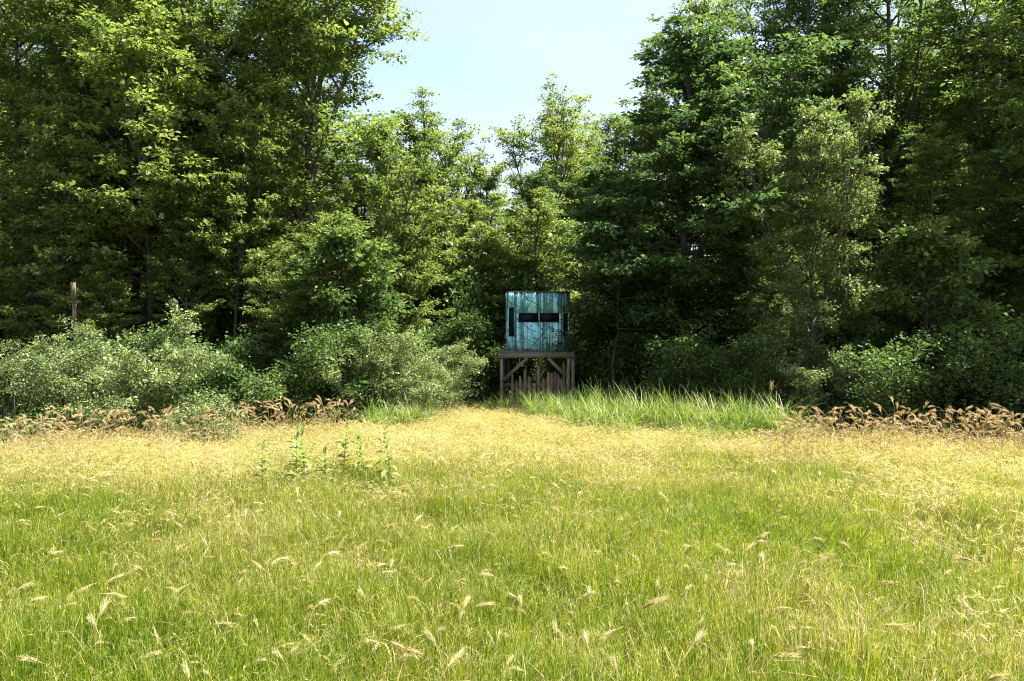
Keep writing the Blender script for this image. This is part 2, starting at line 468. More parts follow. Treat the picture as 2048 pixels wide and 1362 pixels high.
PROTO = {
    "maple_a": tree_mesh(11, 15.0, 3.3, FULL, 1.6, 58, 0.15, 52000, 0.106, leaf="maple", forks=2),
    "maple_b": tree_mesh(12, 13.5, 2.9, TALL, 3.4, 46, 0.14, 42000, 0.102, leaf="maple", forks=2),
    "open": tree_mesh(23, 14.6, 3.1, OPEN, 3.2, 44, 0.16, 52000, 0.105, leaf="maple", forks=4, el=(22, 66), spread=0.15, wl=0.66, lean=0.05, fork_az=[0.1, 2.8, 4.4], tint0=0.45),
    "light_a": tree_mesh(31, 9.0, 2.6, FULL, 0.8, 44, 0.10, 38000, 0.105, leaf="light", forks=2),
    "light_b": tree_mesh(33, 9.0, 2.5, TALL, 3.0, 36, 0.09, 30000, 0.11, leaf="light", forks=2),
    "vase": tree_mesh(41, 11.2, 2.3, VASE, 1.0, 46, 0.12, 52000, 0.10, leaf="light", forks=5, el=(30, 74), curve=0.25, spread=0.13, tint0=0.4),
    "airy": tree_mesh(52, 11.8, 2.7, OPEN, 1.2, 46, 0.11, 48000, 0.10, leaf="light", forks=4, el=(25, 70), curve=0.2, spread=0.13, tint0=0.45),
    "oak": tree_mesh(61, 11.9, 3.3, CONE, 0.9, 60, 0.17, 58000, 0.135, leaf="oak", forks=2, el=(4, 62), flat=0.35, wl=0.55),
    "oak_small": tree_mesh(66, 4.9, 1.5, FULL, 2.1, 26, 0.045, 13000, 0.11, leaf="oak", el=(-5, 55), flat=0.35, wl=0.55),
    "ash_a": tree_mesh(71, 16.0, 3.6, FULL, 1.4, 60, 0.17, 56000, 0.12, leaf="ash", forks=2, el=(6, 66), flat=0.3, wl=0.45, up=0.85),
    "ash_b": tree_mesh(72, 14.0, 3.1, CONE, 1.0, 54, 0.14, 50000, 0.115, leaf="ash", forks=2, el=(2, 62), flat=0.28, wl=0.45, up=0.85),
    "dogwood": tree_mesh(81, 6.9, 2.3, FULL, 0.9, 40, 0.07, 42000, 0.085, leaf="dogwood", forks=3, el=(15, 72), spread=0.11),
    "sapling": tree_mesh(91, 5.2, 1.7, FULL, 0.7, 22, 0.04, 13000, 0.125, leaf="ash", el=(10, 60), spread=0.16, flat=0.5, up=0.6, wl=0.5),
}
SPROTO = {
    "olive_a": shrub_mesh(101, 2.6, 1.5, 15, 30000, 0.066, "olive", spread=0.075, low=0.5, arch=-0.1, tint0=0.58),
    "olive_b": shrub_mesh(102, 2.2, 1.7, 15, 30000, 0.064, "olive", spread=0.075, low=0.5, arch=-0.1, tint0=0.54),
    "shrub_a": shrub_mesh(103, 2.4, 1.6, 13, 22000, 0.075, "shrub", wl=0.6),
    "shrub_b": shrub_mesh(104, 1.7, 1.4, 13, 17000, 0.07, "shrub", wl=0.6, tint0=0.42),
    "olive_small": shrub_mesh(105, 0.95, 0.62, 9, 5200, 0.045, "olive", spread=0.07, tint0=0.65),
    "weedy": shrub_mesh(106, 0.85, 0.8, 12, 6500, 0.075, "weed", spread=0.10),
}

def plant_tree(kind, px, d, s, rz, name, label, group=None, sxy=None):
    me_t, me_c = PROTO[kind]
    x = at(px, d)
    o = thing(name, label, "tree", (x, d, float(ground_z(x, d))), rz, group)
    o.scale = (sxy or s, sxy or s, s)
    link("trunk", me_t, o); link("crown", me_c, o)
    return o

def plant_shrub(kind, px, d, s, rz, name, label, group=None, sz=None):
    me_t, me_c = SPROTO[kind]
    x = at(px, d)
    o = thing(name, label, "shrub", (x, d, float(ground_z(x, d))), rz, group)
    o.scale = (s, s, sz or s)
    link("stems", me_t, o); link("foliage", me_c, o)
    return o

TREES = [
    # kind, column, distance, scale, turn, name, label
    ("maple_a", 40, 24.0, 1.05, 0.3, "maple_tree", "tall maple filling the upper left corner, its top cut off by the frame"),
    ("maple_b", 232, 23.0, 1.02, 2.0, "maple_tree", "dark slender maple trunk standing leftmost in the clump behind the wooden post"),
    ("maple_b", 262, 23.6, 1.08, 4.1, "maple_tree", "thickest dark maple trunk in the middle of the clump left of the pale forked tree"),
    ("maple_b", 292, 22.6, 0.95, 5.2, "maple_tree", "dark maple trunk standing rightmost in the clump behind the pale left shrubs"),
    ("light_b", 310, 20.5, 1.08, 1.0, "young_tree", "bright green young tree rising in front of the dark maple clump"),
    ("light_a", 110, 19.5, 0.85, 3.3, "young_tree", "low yellow-green young tree by the left edge above the wooden post"),
    ("open", 622, 23.0, 1.02, 0.9, "forked_tree", "tall forked tree with grey trunk and open crown left of the sky gap", 1.1),
    ("maple_b", 440, 25.0, 1.0, 0.2, "maple_tree", "shaded maple between the dark trunk clump and the tall forked tree"),
    ("light_b", 462, 20.3, 0.86, 2.4, "young_tree", "dark-stemmed young tree just left of the tall forked trunk", 0.66),
    ("light_a", 772, 21.5, 0.86, 5.0, "young_tree", "sunlit yellow-green tree between the tall forked tree and the blind", 0.70),
    ("sapling", 675, 18.9, 0.9, 1.2, "sapling", "broad-leaved sapling lit by the sun below the tall forked tree"),
    ("vase", 858, 27.5, 0.85, 0.4, "vase_shaped_tree", "upright vase-shaped tree with feathery top left of the narrow sky notch"),
    ("light_a", 978, 33.0, 0.96, 0.9, "young_tree", "small distant tree closing the narrow sky notch above the blind"),
    ("airy", 1118, 28.0, 0.83, 2.2, "airy_tree", "airy light green tree with thin wispy top behind the blind"),
    ("light_a", 838, 25.0, 0.80, 1.9, "young_tree", "rounded young tree under the vase-shaped tree"),
    ("light_a", 925, 26.0, 0.70, 3.0, "young_tree", "young tree behind and left of the blind below the sky notch"),
    ("light_a", 1066, 24.6, 0.78, 4.4, "young_tree", "young tree rising directly behind the roof of the blind"),
    ("light_a", 1175, 28.5, 0.86, 0.6, "young_tree", "young tree between the airy tree and the dark oak"),
    ("light_a", 600, 19.0, 0.50, 2.2, "young_tree", "small sunlit tree at the foot of the tall forked trunk"),
    ("light_a", 690, 19.6, 0.56, 0.1, "young_tree", "small bright tree standing over the pale spreading shrub"),
    ("maple_b", 380, 19.5, 0.40, 1.3, "young_tree", "small shaded tree over the dark shrubs right of the trunk clump"),
    ("light_a", 190, 18.6, 0.44, 2.9, "young_tree", "small tree just right of the wooden post behind the pale shrubs"),
    ("oak", 1366, 20.6, 0.86, 2.6, "oak_tree", "tall dark oak right of the blind, its crown against the sky", 1.0),
    ("oak_small", 1228, 19.2, 1.0, 1.0, "young_oak", "small dark oak whose leaves overlap the right corner of the blind"),
    ("ash_a", 1590, 26.0, 1.02, 0.7, "ash_tree", "tall ash right of the dark oak with bright leaves at its top"),
    ("ash_a", 1790, 25.0, 1.05, 3.4, "ash_tree", "tall shaded ash behind the pale dogwood"),
    ("ash_b", 2010, 21.5, 1.0, 5.5, "ash_tree", "dark ash with layered boughs at the right edge of the woods"),
    ("maple_a", 2060, 25.0, 1.12, 1.9, "maple_tree", "tall maple in the upper right corner, its top cut off by the frame"),
    ("dogwood", 1622, 17.2, 1.02, 1.1, "dogwood_tree", "small pale dogwood with sunlit top in front of the dark ashes", 0.74),
    ("sapling", 1840, 17.0, 0.86, 0.2, "sapling", "broad-leaved sapling with a few bright leaf tufts right of the dogwood"),
    ("ash_b", 2200, 17.5, 1.0, 0.8, "ash_tree", "ash added past the right edge for shade, its low boughs reaching in"),  # this and the next two trees are added past the frame for shade
    ("maple_a", 2400, 18.5, 0.95, 2.8, "maple_tree", "unseen maple added beyond the right side of the frame for its shade"),
    ("ash_b", 2150, 19.0, 0.9, 3.9, "ash_tree", "ash added for shade just past the right edge behind the lowest boughs"),
    ("ash_b", 1870, 18.6, 0.52, 2.0, "young_tree", "low dark young tree with drooping sprays behind the right broad-leaved sapling"),
    ("ash_b", 1480, 19.4, 0.48, 4.0, "young_tree", "low shaded young tree between the dark oak and the dogwood"),
]
for kind, px, d, s, rz, name, label, *wide in TREES:
    plant_tree(kind, px, d, s, rz, name, label, sxy=wide[0] if wide else None)

rng = RNG(7)
bk = ["maple_a", "ash_a", "maple_b", "light_a", "ash_b", "vase", "maple_b"]
i = 0
for d0, cols in ((28.0, [-160, 60, 330, 470, 560, 690, 1230, 1420, 1650, 1850, 2040, 2230]),
                 (34.0, [-200, 20, 190, 380, 560, 720, 830, 1290, 1460, 1640, 1830, 2010, 2250]),
                 (41.0, [-100, 140, 330, 520, 700, 1180, 1330, 1540, 1740, 1930, 2150])):
    for px in cols:
        d = d0 + rng.uniform(-1.8, 1.8)
        s = rng.uniform(0.9, 1.1)
        if 680 < px < 1240:
            s *= 0.66
        plant_tree(bk[i % len(bk)], px + rng.uniform(-25, 25), d, s, rng.uniform(0, 6.28), "woodland_tree",
                   "leafy tree deep in the woods %s, behind the front trees" % ("left of the sky gap" if px < 960 else "right of the sky gap"), "trees deep in the woods " + ("left of the sky gap" if px < 960 else "right of the sky gap"))
        i += 1

SHRUBS = [
    ("olive_b", 30, 15.2, 0.78, 0.5, "pale leafy shrub by the left edge, reaching up to the wooden post"),
    ("olive_a", 124, 16.6, 0.66, 2.2, "pale shrub just in front of the wooden post"),
    ("olive_a", 268, 15.3, 0.84, 4.0, "grey-leaved shrub with sunlit dome right of the wooden post"),
    ("shrub_b", 400, 17.6, 1.1, 1.0, "dark green shrub right of the grey-leaved dome shrub"),
    ("shrub_b", 520, 18.2, 1.1, 3.0, "dark shrub under the tall forked tree"),
    ("shrub_a", 610, 17.8, 1.0, 5.0, "low dark shrub left of the pale spreading shrub"),
    ("olive_b", 762, 18.0, 0.86, 3.4, "pale spreading shrub left of the blind"),
    ("olive_a", 860, 18.6, 0.66, 0.7, "smaller pale shrub leaning towards the grass path beside the blind"),
    ("shrub_a", 945, 22.8, 1.0, 2.6, "dark shrub in the shade just left of the blind"),
    ("shrub_a", 1075, 23.4, 0.9, 1.9, "bright leafy shrub seen through the legs of the stand"),
    ("shrub_a", 1230, 21.0, 1.0, 0.4, "shaded shrub just right of the blind under the oak"),
    ("shrub_b", 1350, 18.4, 1.05, 1.4, "low dark shrub under the oak"),
    ("shrub_a", 1490, 16.8, 0.82, 2.8, "rounded dark green shrub right of the oak trunk"),
    ("olive_a", 1665, 16.4, 0.66, 5.1, "grey-green shrub in the shade behind the rye on the right"),
    ("shrub_b", 1800, 15.8, 1.0, 0.9, "low dark shrub below the right broad-leaved sapling"),
    ("shrub_a", 1930, 16.0, 0.95, 3.9, "dark shrub second from the right edge of the woods"),
    ("shrub_b", 2050, 15.0, 1.05, 4.6, "dark shrub at the right edge behind the rye"),
    ("olive_small", 418, 13.9, 0.95, 0.0, "small pale shrub standing in the rye at the left field edge"),
    ("olive_small", 325, 14.4, 0.62, 1.0, "tiny pale shrub left of the small pale shrub in the rye"),
    ("weedy", 18, 13.3, 0.7, 0.0, "leafy weed at the left edge of the field"),
]
for kind, px, d, s, rz, label in SHRUBS:
    plant_shrub(kind, px, d, s, rz, {"olive": "olive_shrub", "shrub": "woodland_shrub", "weedy": "leafy_weed"}[kind.split("_")[0]], label)
for d0, cols in ((21.5, [-80, 90, 230, 370, 480, 580, 690, 1400, 1560, 1720, 1880, 2080]),
                 (26.0, [-60, 120, 300, 440, 560, 700, 820, 930, 1040, 1150, 1270, 1400, 1560, 1720, 1900, 2090]),
                 (32.0, [0, 180, 400, 600, 800, 900, 1000, 1100, 1200, 1350, 1560, 1800, 2000])):
    for px in cols:
        s = rng.uniform(0.95, 1.5)
        side = "left of the blind" if px < 960 else ("right of the blind" if px > 1210 else "straight behind the blind")
        plant_shrub(["shrub_a", "shrub_b", "shrub_a"][rng.randint(3)], px + rng.uniform(-30, 30), d0 + rng.uniform(-1, 1), s, rng.uniform(0, 6.28),
                    "understory_shrub", "green undergrowth shrub beneath the tall trees " + side, "undergrowth shrubs " + side, s * rng.uniform(1.0, 1.5))

# far wood, a mass of foliage closing the view
far = MB()
r2 = RNG(77)
n = 42000
th = r2.uniform(-0.95, 0.95, n); dd = r2.uniform(50, 62, n)
hh = 9.0 + 2.5 * np.sin(th * 17) + 1.5 * np.sin(th * 41 + 1)
gap = np.exp(-((th + 0.03) / 0.09) ** 2)
hh = hh * (1 - 0.3 * gap)
zz = r2.uniform(0, 1, n) ** 0.85 * hh
P = np.stack([np.sin(th) * dd, np.cos(th) * dd, zz + 0.5], -1)
far.leaves(P, unit(r2.normal(0, 1, (n, 3)) + [0, 0, 0.6]), unit(r2.normal(0, 1, (n, 3))), r2.uniform(0.3, 0.6, n), r2.uniform(0.2, 0.4, n), np.clip(r2.normal(0.5, 0.2, n), 0, 1))
tag(link("far_woods", far.mesh("far_woods", M["maple"])), "far green mass of woods closing the view between the trunks", "woods", kind="stuff")

# low undergrowth between field and shrubs
und = MB()
n_c = 1500
ux = r2.uniform(-19, 19, n_c)
uy = field_edge(ux) + r2.uniform(0.5, 5.0, n_c)
keep = ~((np.abs(ux - 0.7) < 1.4) & (uy > 18.6)) & ~((ux > -3.2) & (ux < 0.2) & (uy < 21.5) & (uy > 18.0) & (r2.uniform(0, 1, n_c) < 0.8))
ux, uy = ux[keep], uy[keep]
Cu = np.stack([ux, uy, ground_z(ux, uy) + 0.12 + r2.uniform(0, 0.35, len(ux))], -1)
leaf_cloud(und, r2, Cu, 30000, 0.085, 0.17, 0.8, up=0.6, wl=0.6)
tag(link("undergrowth", und.mesh("undergrowth", M["weed"])), "low leafy weeds in the shade along the foot of the woods", "weeds", kind="stuff")

# ------------------------------------------------------------------ meadow grass (uncountable)
def blade(mb, p, az, h, lean, w, tint, droop=0.35):
    d = np.array([math.cos(az), math.sin(az), 0.0])
    sd = np.array([-d[1], d[0], 0.0]) * w * 0.5
    c0 = p
    c1 = p + d * lean * h * 0.28 + np.array([0, 0, h * 0.5])
    c2 = p + d * lean * h * 0.68 + np.array([0, 0, h * 0.86])
    c3 = p + d * lean * h * (1.0 + droop) + np.array([0, 0, h * (1.0 - droop * lean * 0.6)])
    mb.add(np.stack([c0 - sd, c0 + sd, c1 - sd * 0.9, c1 + sd * 0.9]), [[0, 1, 3, 2]], None, tint - 0.2)
    mb.add(np.stack([c1 - sd * 0.9, c1 + sd * 0.9, c2 - sd * 0.6, c2 + sd * 0.6]), [[0, 1, 3, 2]], None, tint + 0.0)
    mb.add(np.stack([c2 - sd * 0.6, c2 + sd * 0.6, c3]), None, [[0, 1, 2]], tint + 0.2)

def seed_head(mb, p, axis, L, n, w, tint, rng, spread=0.35):
    """Thin spikelets and awns along the end of a stem."""
    axis = unit(axis)
    for k in range(n):
        q = p + axis * L * (k / n)
        dv = unit(axis + rng.normal(0, spread, 3)) * L * rng.uniform(0.3, 0.6)
        sd = unit(np.cross(dv, rng.normal(0, 1, 3))) * w * 0.5
        mb.add(np.stack([q - sd, q + dv * 0.4 + sd, q + dv, q + dv * 0.4 - sd]), [[0, 1, 2, 3]], None, tint + rng.normal(0, 0.06))

def make_tufts(prefix, n_var, fn, mat):
    c = bpy.data.collections.new(prefix)
    for k in range(n_var):
        mb = MB(); fn(mb, RNG(500 + k))
        o = bpy.data.objects.new("%s_%02d" % (prefix, k), mb.mesh(prefix, mat))
        c.objects.link(o)
    return c

PATCH = 0.37                     # spread of one patch of meadow
def patch_spot(rng):
    a = rng.uniform(0, 6.28); r = PATCH * math.sqrt(rng.uniform()) * rng.uniform(0.7, 1.25)
    return np.array([r * math.cos(a), r * math.sin(a), -0.02])

def stem_with_head(mb, rng, p, az, h, ln, t, hl, hn, hw, fall, w=0.003):
    blade(mb, p, az, h, ln, w, t, 0.1)
    tip = p + np.array([math.cos(az) * ln * h * 0.9, math.sin(az) * ln * h * 0.9, h * 0.92])
    seed_head(mb, tip, np.array([math.cos(az), math.sin(az), fall]), hl, hn, hw, min(1.0, t + 0.12), rng, 0.3)

def tuft_green(mb, rng):
    for c in range(78):                                  # small bunches of blades with gaps between them
        q = patch_spot(rng); hb = rng.uniform(0.85, 1.12); tb = rng.normal(0.0, 0.09); ab = rng.normal(0.6, 1.1)
        for i in range(10):
            p = q + np.append(rng.normal(0, 0.022, 2), 0)
            blade(mb, p, ab + rng.normal(0, 0.9), hb * rng.uniform(0.28, 0.52), rng.uniform(0.02, 0.26), rng.uniform(0.0026, 0.0056),
                  float(np.clip(rng.normal(0.30, 0.18) + tb, 0, 0.95)), rng.uniform(0.1, 0.6))
    for i in range(30):
        stem_with_head(mb, rng, patch_spot(rng), rng.normal(0.4, 1.3), rng.uniform(0.38, 0.56), rng.uniform(0.05, 0.3), float(np.clip(rng.normal(0.58, 0.12), 0, 1)), 0.06, 4, 0.005, rng.uniform(0.6, 2.5), 0.0034)
    for i in range(6):                                   # long bent straws
        blade(mb, patch_spot(rng), rng.uniform(0, 6.28), rng.uniform(0.4, 0.52), rng.uniform(0.7, 1.3), 0.0045, float(rng.uniform(0.6, 0.9)), 0.25)

def tuft_dry(mb, rng):
    for c in range(20):
        q = patch_spot(rng); ab = rng.normal(0.5, 1.5); tb = rng.normal(0, 0.08)
        for i in range(9):
            p = q + np.append(rng.normal(0, 0.025, 2), 0)
            blade(mb, p, ab + rng.normal(0, 1.0), rng.uniform(0.18, 0.36), rng.uniform(0.1, 0.6), rng.uniform(0.004, 0.0075), float(np.clip(rng.normal(0.58, 0.17) + tb, 0.1, 1)))
    for i in range(125):
        stem_with_head(mb, rng, patch_spot(rng), rng.normal(0.3, 1.4), rng.uniform(0.26, 0.60), rng.uniform(0.08, 0.5), float(np.clip(rng.normal(0.74, 0.16), 0.25, 1)), 0.085, 6, 0.007, rng.uniform(-0.9, 0.9), 0.0036)

grass_src = make_tufts("grass_tuft", 9, tuft_green, M["grass"])
dry_src = make_tufts("straw_tuft", 9, tuft_dry, M["grass"])

def scatter(name, P, rot, scl, var, dry, source):
    """ONE object: points with their own turn, size and dryness, a tuft on each."""
    me = bpy.data.meshes.new(name)
    me.vertices.add(len(P)); me.vertices.foreach_set("co", P.astype(np.float32).ravel())
    for nm, tp, arr in (("turn", 'FLOAT_VECTOR', rot), ("size", 'FLOAT_VECTOR', scl), ("dry", 'FLOAT', dry), ("pick", 'INT', var)):
        a = me.attributes.new(nm, tp, 'POINT')
        if tp == 'FLOAT_VECTOR': a.data.foreach_set("vector", arr.astype(np.float32).ravel())
        elif tp == 'INT': a.data.foreach_set("value", arr.astype(np.int32))
        else: a.data.foreach_set("value", arr.astype(np.float32))
    o = link(name, me)
    ng = bpy.data.node_groups.new(name + "_nodes", 'GeometryNodeTree')
    ng.interface.new_socket("Geometry", in_out='INPUT', socket_type='NodeSocketGeometry')
    ng.interface.new_socket("Geometry", in_out='OUTPUT', socket_type='NodeSocketGeometry')
    gi = ng.nodes.new("NodeGroupInput"); go = ng.nodes.new("NodeGroupOutput")
    m2p = ng.nodes.new("GeometryNodeMeshToPoints")
    ci = ng.nodes.new("GeometryNodeCollectionInfo")
    ci.inputs["Collection"].default_value = source
    ci.inputs["Separate Children"].default_value = True
    ci.inputs["Reset Children"].default_value = True
    ip = ng.nodes.new("GeometryNodeInstanceOnPoints")
    ip.inputs["Pick Instance"].default_value = True
    def named(nm, tp):
        q = ng.nodes.new("GeometryNodeInputNamedAttribute"); q.data_type = tp
        q.inputs["Name"].default_value = nm
        return [s for s in q.outputs if s.enabled and s.name == "Attribute"][0]
    L = ng.links.new
    L(gi.outputs[0], m2p.inputs["Mesh"]); L(m2p.outputs[0], ip.inputs["Points"])
    L(ci.outputs[0], ip.inputs["Instance"])
    L(named("pick", 'INT'), ip.inputs["Instance Index"])
    L(named("turn", 'FLOAT_VECTOR'), ip.inputs["Rotation"])
    L(named("size", 'FLOAT_VECTOR'), ip.inputs["Scale"])
    L(ip.outputs[0], go.inputs[0])
    md = o.modifiers.new("scatter", 'NODES'); md.node_group = ng
    return o

r3 = RNG(900)
def wob(x, y, s, ph):
    return np.sin(x * s + ph) * np.cos(y * s * 1.23 + ph * 1.7) + 0.6 * np.sin(x * s * 2.1 + y * s * 1.7 + ph * 3)

# a jittered grid of patches, wide enough for views a few steps to the side
GS = 0.36
gx_, gy_ = np.meshgrid(np.arange(-19, 19, GS), np.arange(1.6, 21.5, GS))
x = gx_.ravel() + r3.uniform(-0.5, 0.5, gx_.size) * GS; y = gy_.ravel() + r3.uniform(-0.5, 0.5, gx_.size) * GS
keep = (np.abs(x) < 2.2 + 0.76 * y) & (y < field_edge(x) + 0.25 * r3.normal(0, 1, len(x))) & ~((np.abs(x - 0.68) < 1.15) & (y > 19.6))
x, y = x[keep], y[keep]
goldline = np.interp(x / np.maximum(y, 1), [-0.75, -0.3, 0.0, 0.3, 0.5, 0.72], [10.0, 10.6, 11.4, 11.8, 10.2, 8.2])
dryness = np.where(y > goldline, (y - goldline) / 1.2, (y - goldline) / 2.4) + 0.2 * wob(x, y, 0.9, 0.4) + 0.15 * wob(x, y, 2.3, 1.9)
is_dry = r3.uniform(0, 1, len(x)) < 1 / (1 + np.exp(-dryness * 2.4))
P = np.stack([x, y, ground_z(x, y)], -1)
rot = np.stack([r3.normal(0, 0.12, len(x)), r3.normal(0.05, 0.12, len(x)), r3.uniform(0, 6.28, len(x)) * 0 + r3.normal(0, 0.9, len(x))], -1)
hscale = np.interp(y, [0, 9, 13, 16, 20], [1.0, 1.0, 0.82, 0.68, 0.5]) * r3.uniform(0.85, 1.15, len(x)) * (1 + 0.05 * wob(x, y, 1.1, 2.0))
scl = np.stack([np.ones(len(x)), np.ones(len(x)), hscale], -1) * r3.uniform(0.9, 1.15, len(x))[:, None]
var = r3.randint(0, 9, len(x))
dv = np.clip(0.10 * wob(x, y, 0.8, 3.0) + 0.07 * wob(x, y, 3.1, 0.2) + 0.12 * np.clip(dryness + 1.0, 0, 2) + r3.normal(0, 0.05, len(x)), -0.2, 0.4)
dvd = np.clip(0.05 * wob(x, y, 1.3, 0.7) + r3.normal(0, 0.05, len(x)), -0.2, 0.2)
g = ~is_dry
tag(scatter("meadow_grass", P[g], rot[g], scl[g], var[g], dv[g], grass_src), "bright green grass of the meadow in front", "grass", kind="stuff")
tag(scatter("dry_grass", P[is_dry], rot[is_dry], scl[is_dry], var[is_dry], dvd[is_dry], dry_src), "golden dry grass across the back of the meadow", "grass", kind="stuff")

# ------------------------------------------------------------------ rye stalks
def rye_meshes(seed, H, nod, mat="straw"):
    rng = RNG(seed)
    st, ear = MB(), MB()
    k = 14
    s = np.linspace(0, 1, k)
    ang = math.radians(6) * s + math.radians(nod) * np.clip((s - 0.74) / 0.26, 0, 1) ** 1.3
    seg = H / (k - 1)
    P = np.zeros((k, 3))
    for i in range(1, k):
        P[i] = P[i - 1] + seg * np.array([math.sin(ang[i]), 0.02 * rng.normal(), math.cos(ang[i])])
    P[0, 2] -= 0.03
    st.tube(P, np.linspace(0.003, 0.002, k), 3, 0.6, cap=False)
    for q in range(2):                                   # two dry leaf blades on the stem
        i = 5 + q * 3
        blade(st, P[i], rng.uniform(0, 6.28), 0.16, 1.1, 0.006, 0.4, 0.4)
    Le = rng.uniform(0.075, 0.125)
    m = 9
    E = np.zeros((m, 3)); E[0] = P[-1]; a = ang[-1]
    for i in range(1, m):
        a += math.radians(rng.uniform(0, 4))
        E[i] = E[i - 1] + Le / (m - 1) * np.array([math.sin(a), 0, math.cos(a)])
    ear.tube(E, 0.0066 * np.array([0.35, 0.8, 1, 1.05, 1.0, 0.95, 0.85, 0.65, 0.35]), 5, 0.55)
    for i in range(1, m):
        t = unit(E[min(i + 1, m - 1)] - E[i - 1])
        u = unit(np.cross(t, [0, 1, 0])); w = np.array([0.0, 1.0, 0.0])
        for c in range(8):
            b_ = rng.uniform(0, 6.28)
            o_ = u * math.cos(b_) + w * math.sin(b_)
            p0 = E[i] + o_ * 0.006
            d = unit(t + o_ * rng.uniform(0.08, 0.42) + np.array([0, 0, -0.04]))
            La = rng.uniform(0.05, 0.095)
            sd = unit(np.cross(d, rng.normal(0, 1, 3))) * 0.0016
            ear.add(np.stack([p0 - sd, p0 + sd, p0 + d * La]), None, [[0, 1, 2]], rng.uniform(0.6, 1.0))
            # plump kernel husk
            hs = unit(np.cross(d, o_)) * 0.0045
            ear.add(np.stack([p0, p0 + d * 0.008 + hs, p0 + d * 0.02 + o_ * 0.003, p0 + d * 0.008 - hs]), [[0, 1, 2, 3]], None, rng.uniform(0.35, 0.8))
    return st.mesh("stem", M[mat], True), ear.mesh("ear", M[mat])

RYE_TALL = [rye_meshes(600 + k, H, nod, "brown_straw") for k, (H, nod) in enumerate([(1.04, 60), (0.94, 30), (1.12, 85), (0.88, 12), (1.0, 70), (0.92, 40)])]
RYE_SHORT = [rye_meshes(620 + k, H, nod) for k, (H, nod) in enumerate([(0.62, 80), (0.56, 55), (0.66, 110), (0.58, 95), (0.52, 70), (0.64, 40)])]

def rye(meshes, x, y, rz, s, label, group, tilt=(0, 0)):
    o = thing("rye_stalk", label, "rye", (x, y, float(ground_z(x, y))), rz, group)
    o.rotation_euler = (tilt[0], tilt[1], rz)
    o.scale = (s, s, s)
    link("stem", meshes[0], o); link("ear", meshes[1], o)

r4 = RNG(1200)
for k in range(100):            # along the dark edge on the right
    px = r4.uniform(1560, 2070); d = r4.uniform(11.6, 13.3)
    rye(RYE_TALL[r4.randint(6)], at(px, d), d, r4.uniform(0, 6.28), r4.uniform(0.72, 1.08),
        "tall bearded rye stalk against the dark woods along the right field edge", "rye along the right field edge", tuple(r4.normal(0, 0.07, 2)))
for k in range(74):            # along the dark edge on the left
    px = r4.uniform(-10, 660); d = np.interp(px, [0, 660], [12.0, 15.2]) + r4.uniform(-0.7, 0.5)
    rye(RYE_TALL[r4.randint(6)], at(px, d), d, r4.uniform(0, 6.28), r4.uniform(0.62, 0.92),
        "brown bearded rye stalk at the foot of the shrubs along the left field edge", "rye along the left field edge", tuple(r4.normal(0, 0.07, 2)))
NEAR = [(795, 1270, 1.15), (600, 1250, 1.0), (130, 1290, 1.0), (400, 1105, 1.0), (120, 1070, 0.9), (850, 1050, 0.9), (905, 1095, 1.0), (1255, 1195, 1.0), (1970, 1105, 1.0),
        (1665, 1175, 0.9), (1575, 1170, 0.9), (945, 1195, 0.9), (640, 1000, 1.0), (480, 1010, 0.9), (1345, 1005, 0.9), (1225, 980, 0.9), (1690, 985, 1.0), (1880, 1030, 1.0),
        (1700, 1250, 1.0), (1540, 1300, 1.0), (270, 1310, 0.9), (610, 1130, 1.0), (50, 1220, 0.9), (1330, 1330, 1.0), (870, 1330, 1.0), (1200, 1290, 1.0), (1500, 1170, 0.8), (545, 970, 0.8)]
for px, py, s in NEAR:
    d = (CAM_H - 0.5 * s) * F / (py - HORIZON)
    rye(RYE_SHORT[r4.randint(6)], at(px, d), d, r4.normal(0.1, 1.0), s, "pale nodding rye ear rising out of the green foreground grass", "rye ears in the green grass", tuple(r4.normal(0, 0.2, 2)))
for k in range(90):
    d = math.sqrt(r4.uniform(4.2 ** 2, 11.5 ** 2)); px = r4.uniform(-20, 2070)
    rye(RYE_SHORT[r4.randint(6)], at(px, d), d, r4.uniform(0, 6.28), r4.uniform(0.55, 1.0),
        "pale nodding rye ear rising out of the green foreground grass", "rye ears in the green grass", tuple(r4.normal(0, 0.22, 2)))

# the rest of the rye, past counting
rye_src = bpy.data.collections.new("rye_source")
for k, (st_, ea_) in enumerate(RYE_TALL + RYE_SHORT):
    mb = MB()
    for me in (st_, ea_):
        V = np.zeros(len(me.vertices) * 3, np.float32); me.vertices.foreach_get("co", V)
        tv = np.zeros(len(me.polygons), np.float32); me.attributes["tint"].data.foreach_get("value", tv)
        fs = [list(p.vertices) for p in me.polygons]
        q_ = [i for i, f in enumerate(fs) if len(f) == 4]; t_ = [i for i, f in enumerate(fs) if len(f) == 3]
        n0 = mb.n
        mb.add(V.reshape(-1, 3), [fs[i] for i in q_], None, tv[q_] if q_ else 0.5)
        if t_:
            mb.t.append(np.array([fs[i] for i in t_]) + n0); mb.ta.append(tv[t_].astype(float))
    rye_src.objects.link(bpy.data.objects.new("rye_source_%02d" % k, mb.mesh("rye", M["brown_straw" if k < 6 else "straw"])))
nr = 420
px_ = np.concatenate([r4.uniform(1540, 2120, nr), r4.uniform(-60, 700, nr)])
yr = np.concatenate([r4.uniform(11.2, 13.2, nr), np.interp(px_[nr:], [0, 700], [12.0, 15.3]) + r4.uniform(-1.2, 0.3, nr)])
xr = (px_ - 1024) / F * yr
ng_ = 2200                                               # low ears all through the golden part
yg = np.where(r4.uniform(0, 1, ng_) < 0.62, r4.uniform(8.5, 16.0, ng_), r4.uniform(3.5, 9.0, ng_)); xg = r4.uniform(-1, 1, ng_) * (1 + 0.74 * yg)
kk = yg < field_edge(xg) - 0.2
xg, yg = xg[kk], yg[kk]
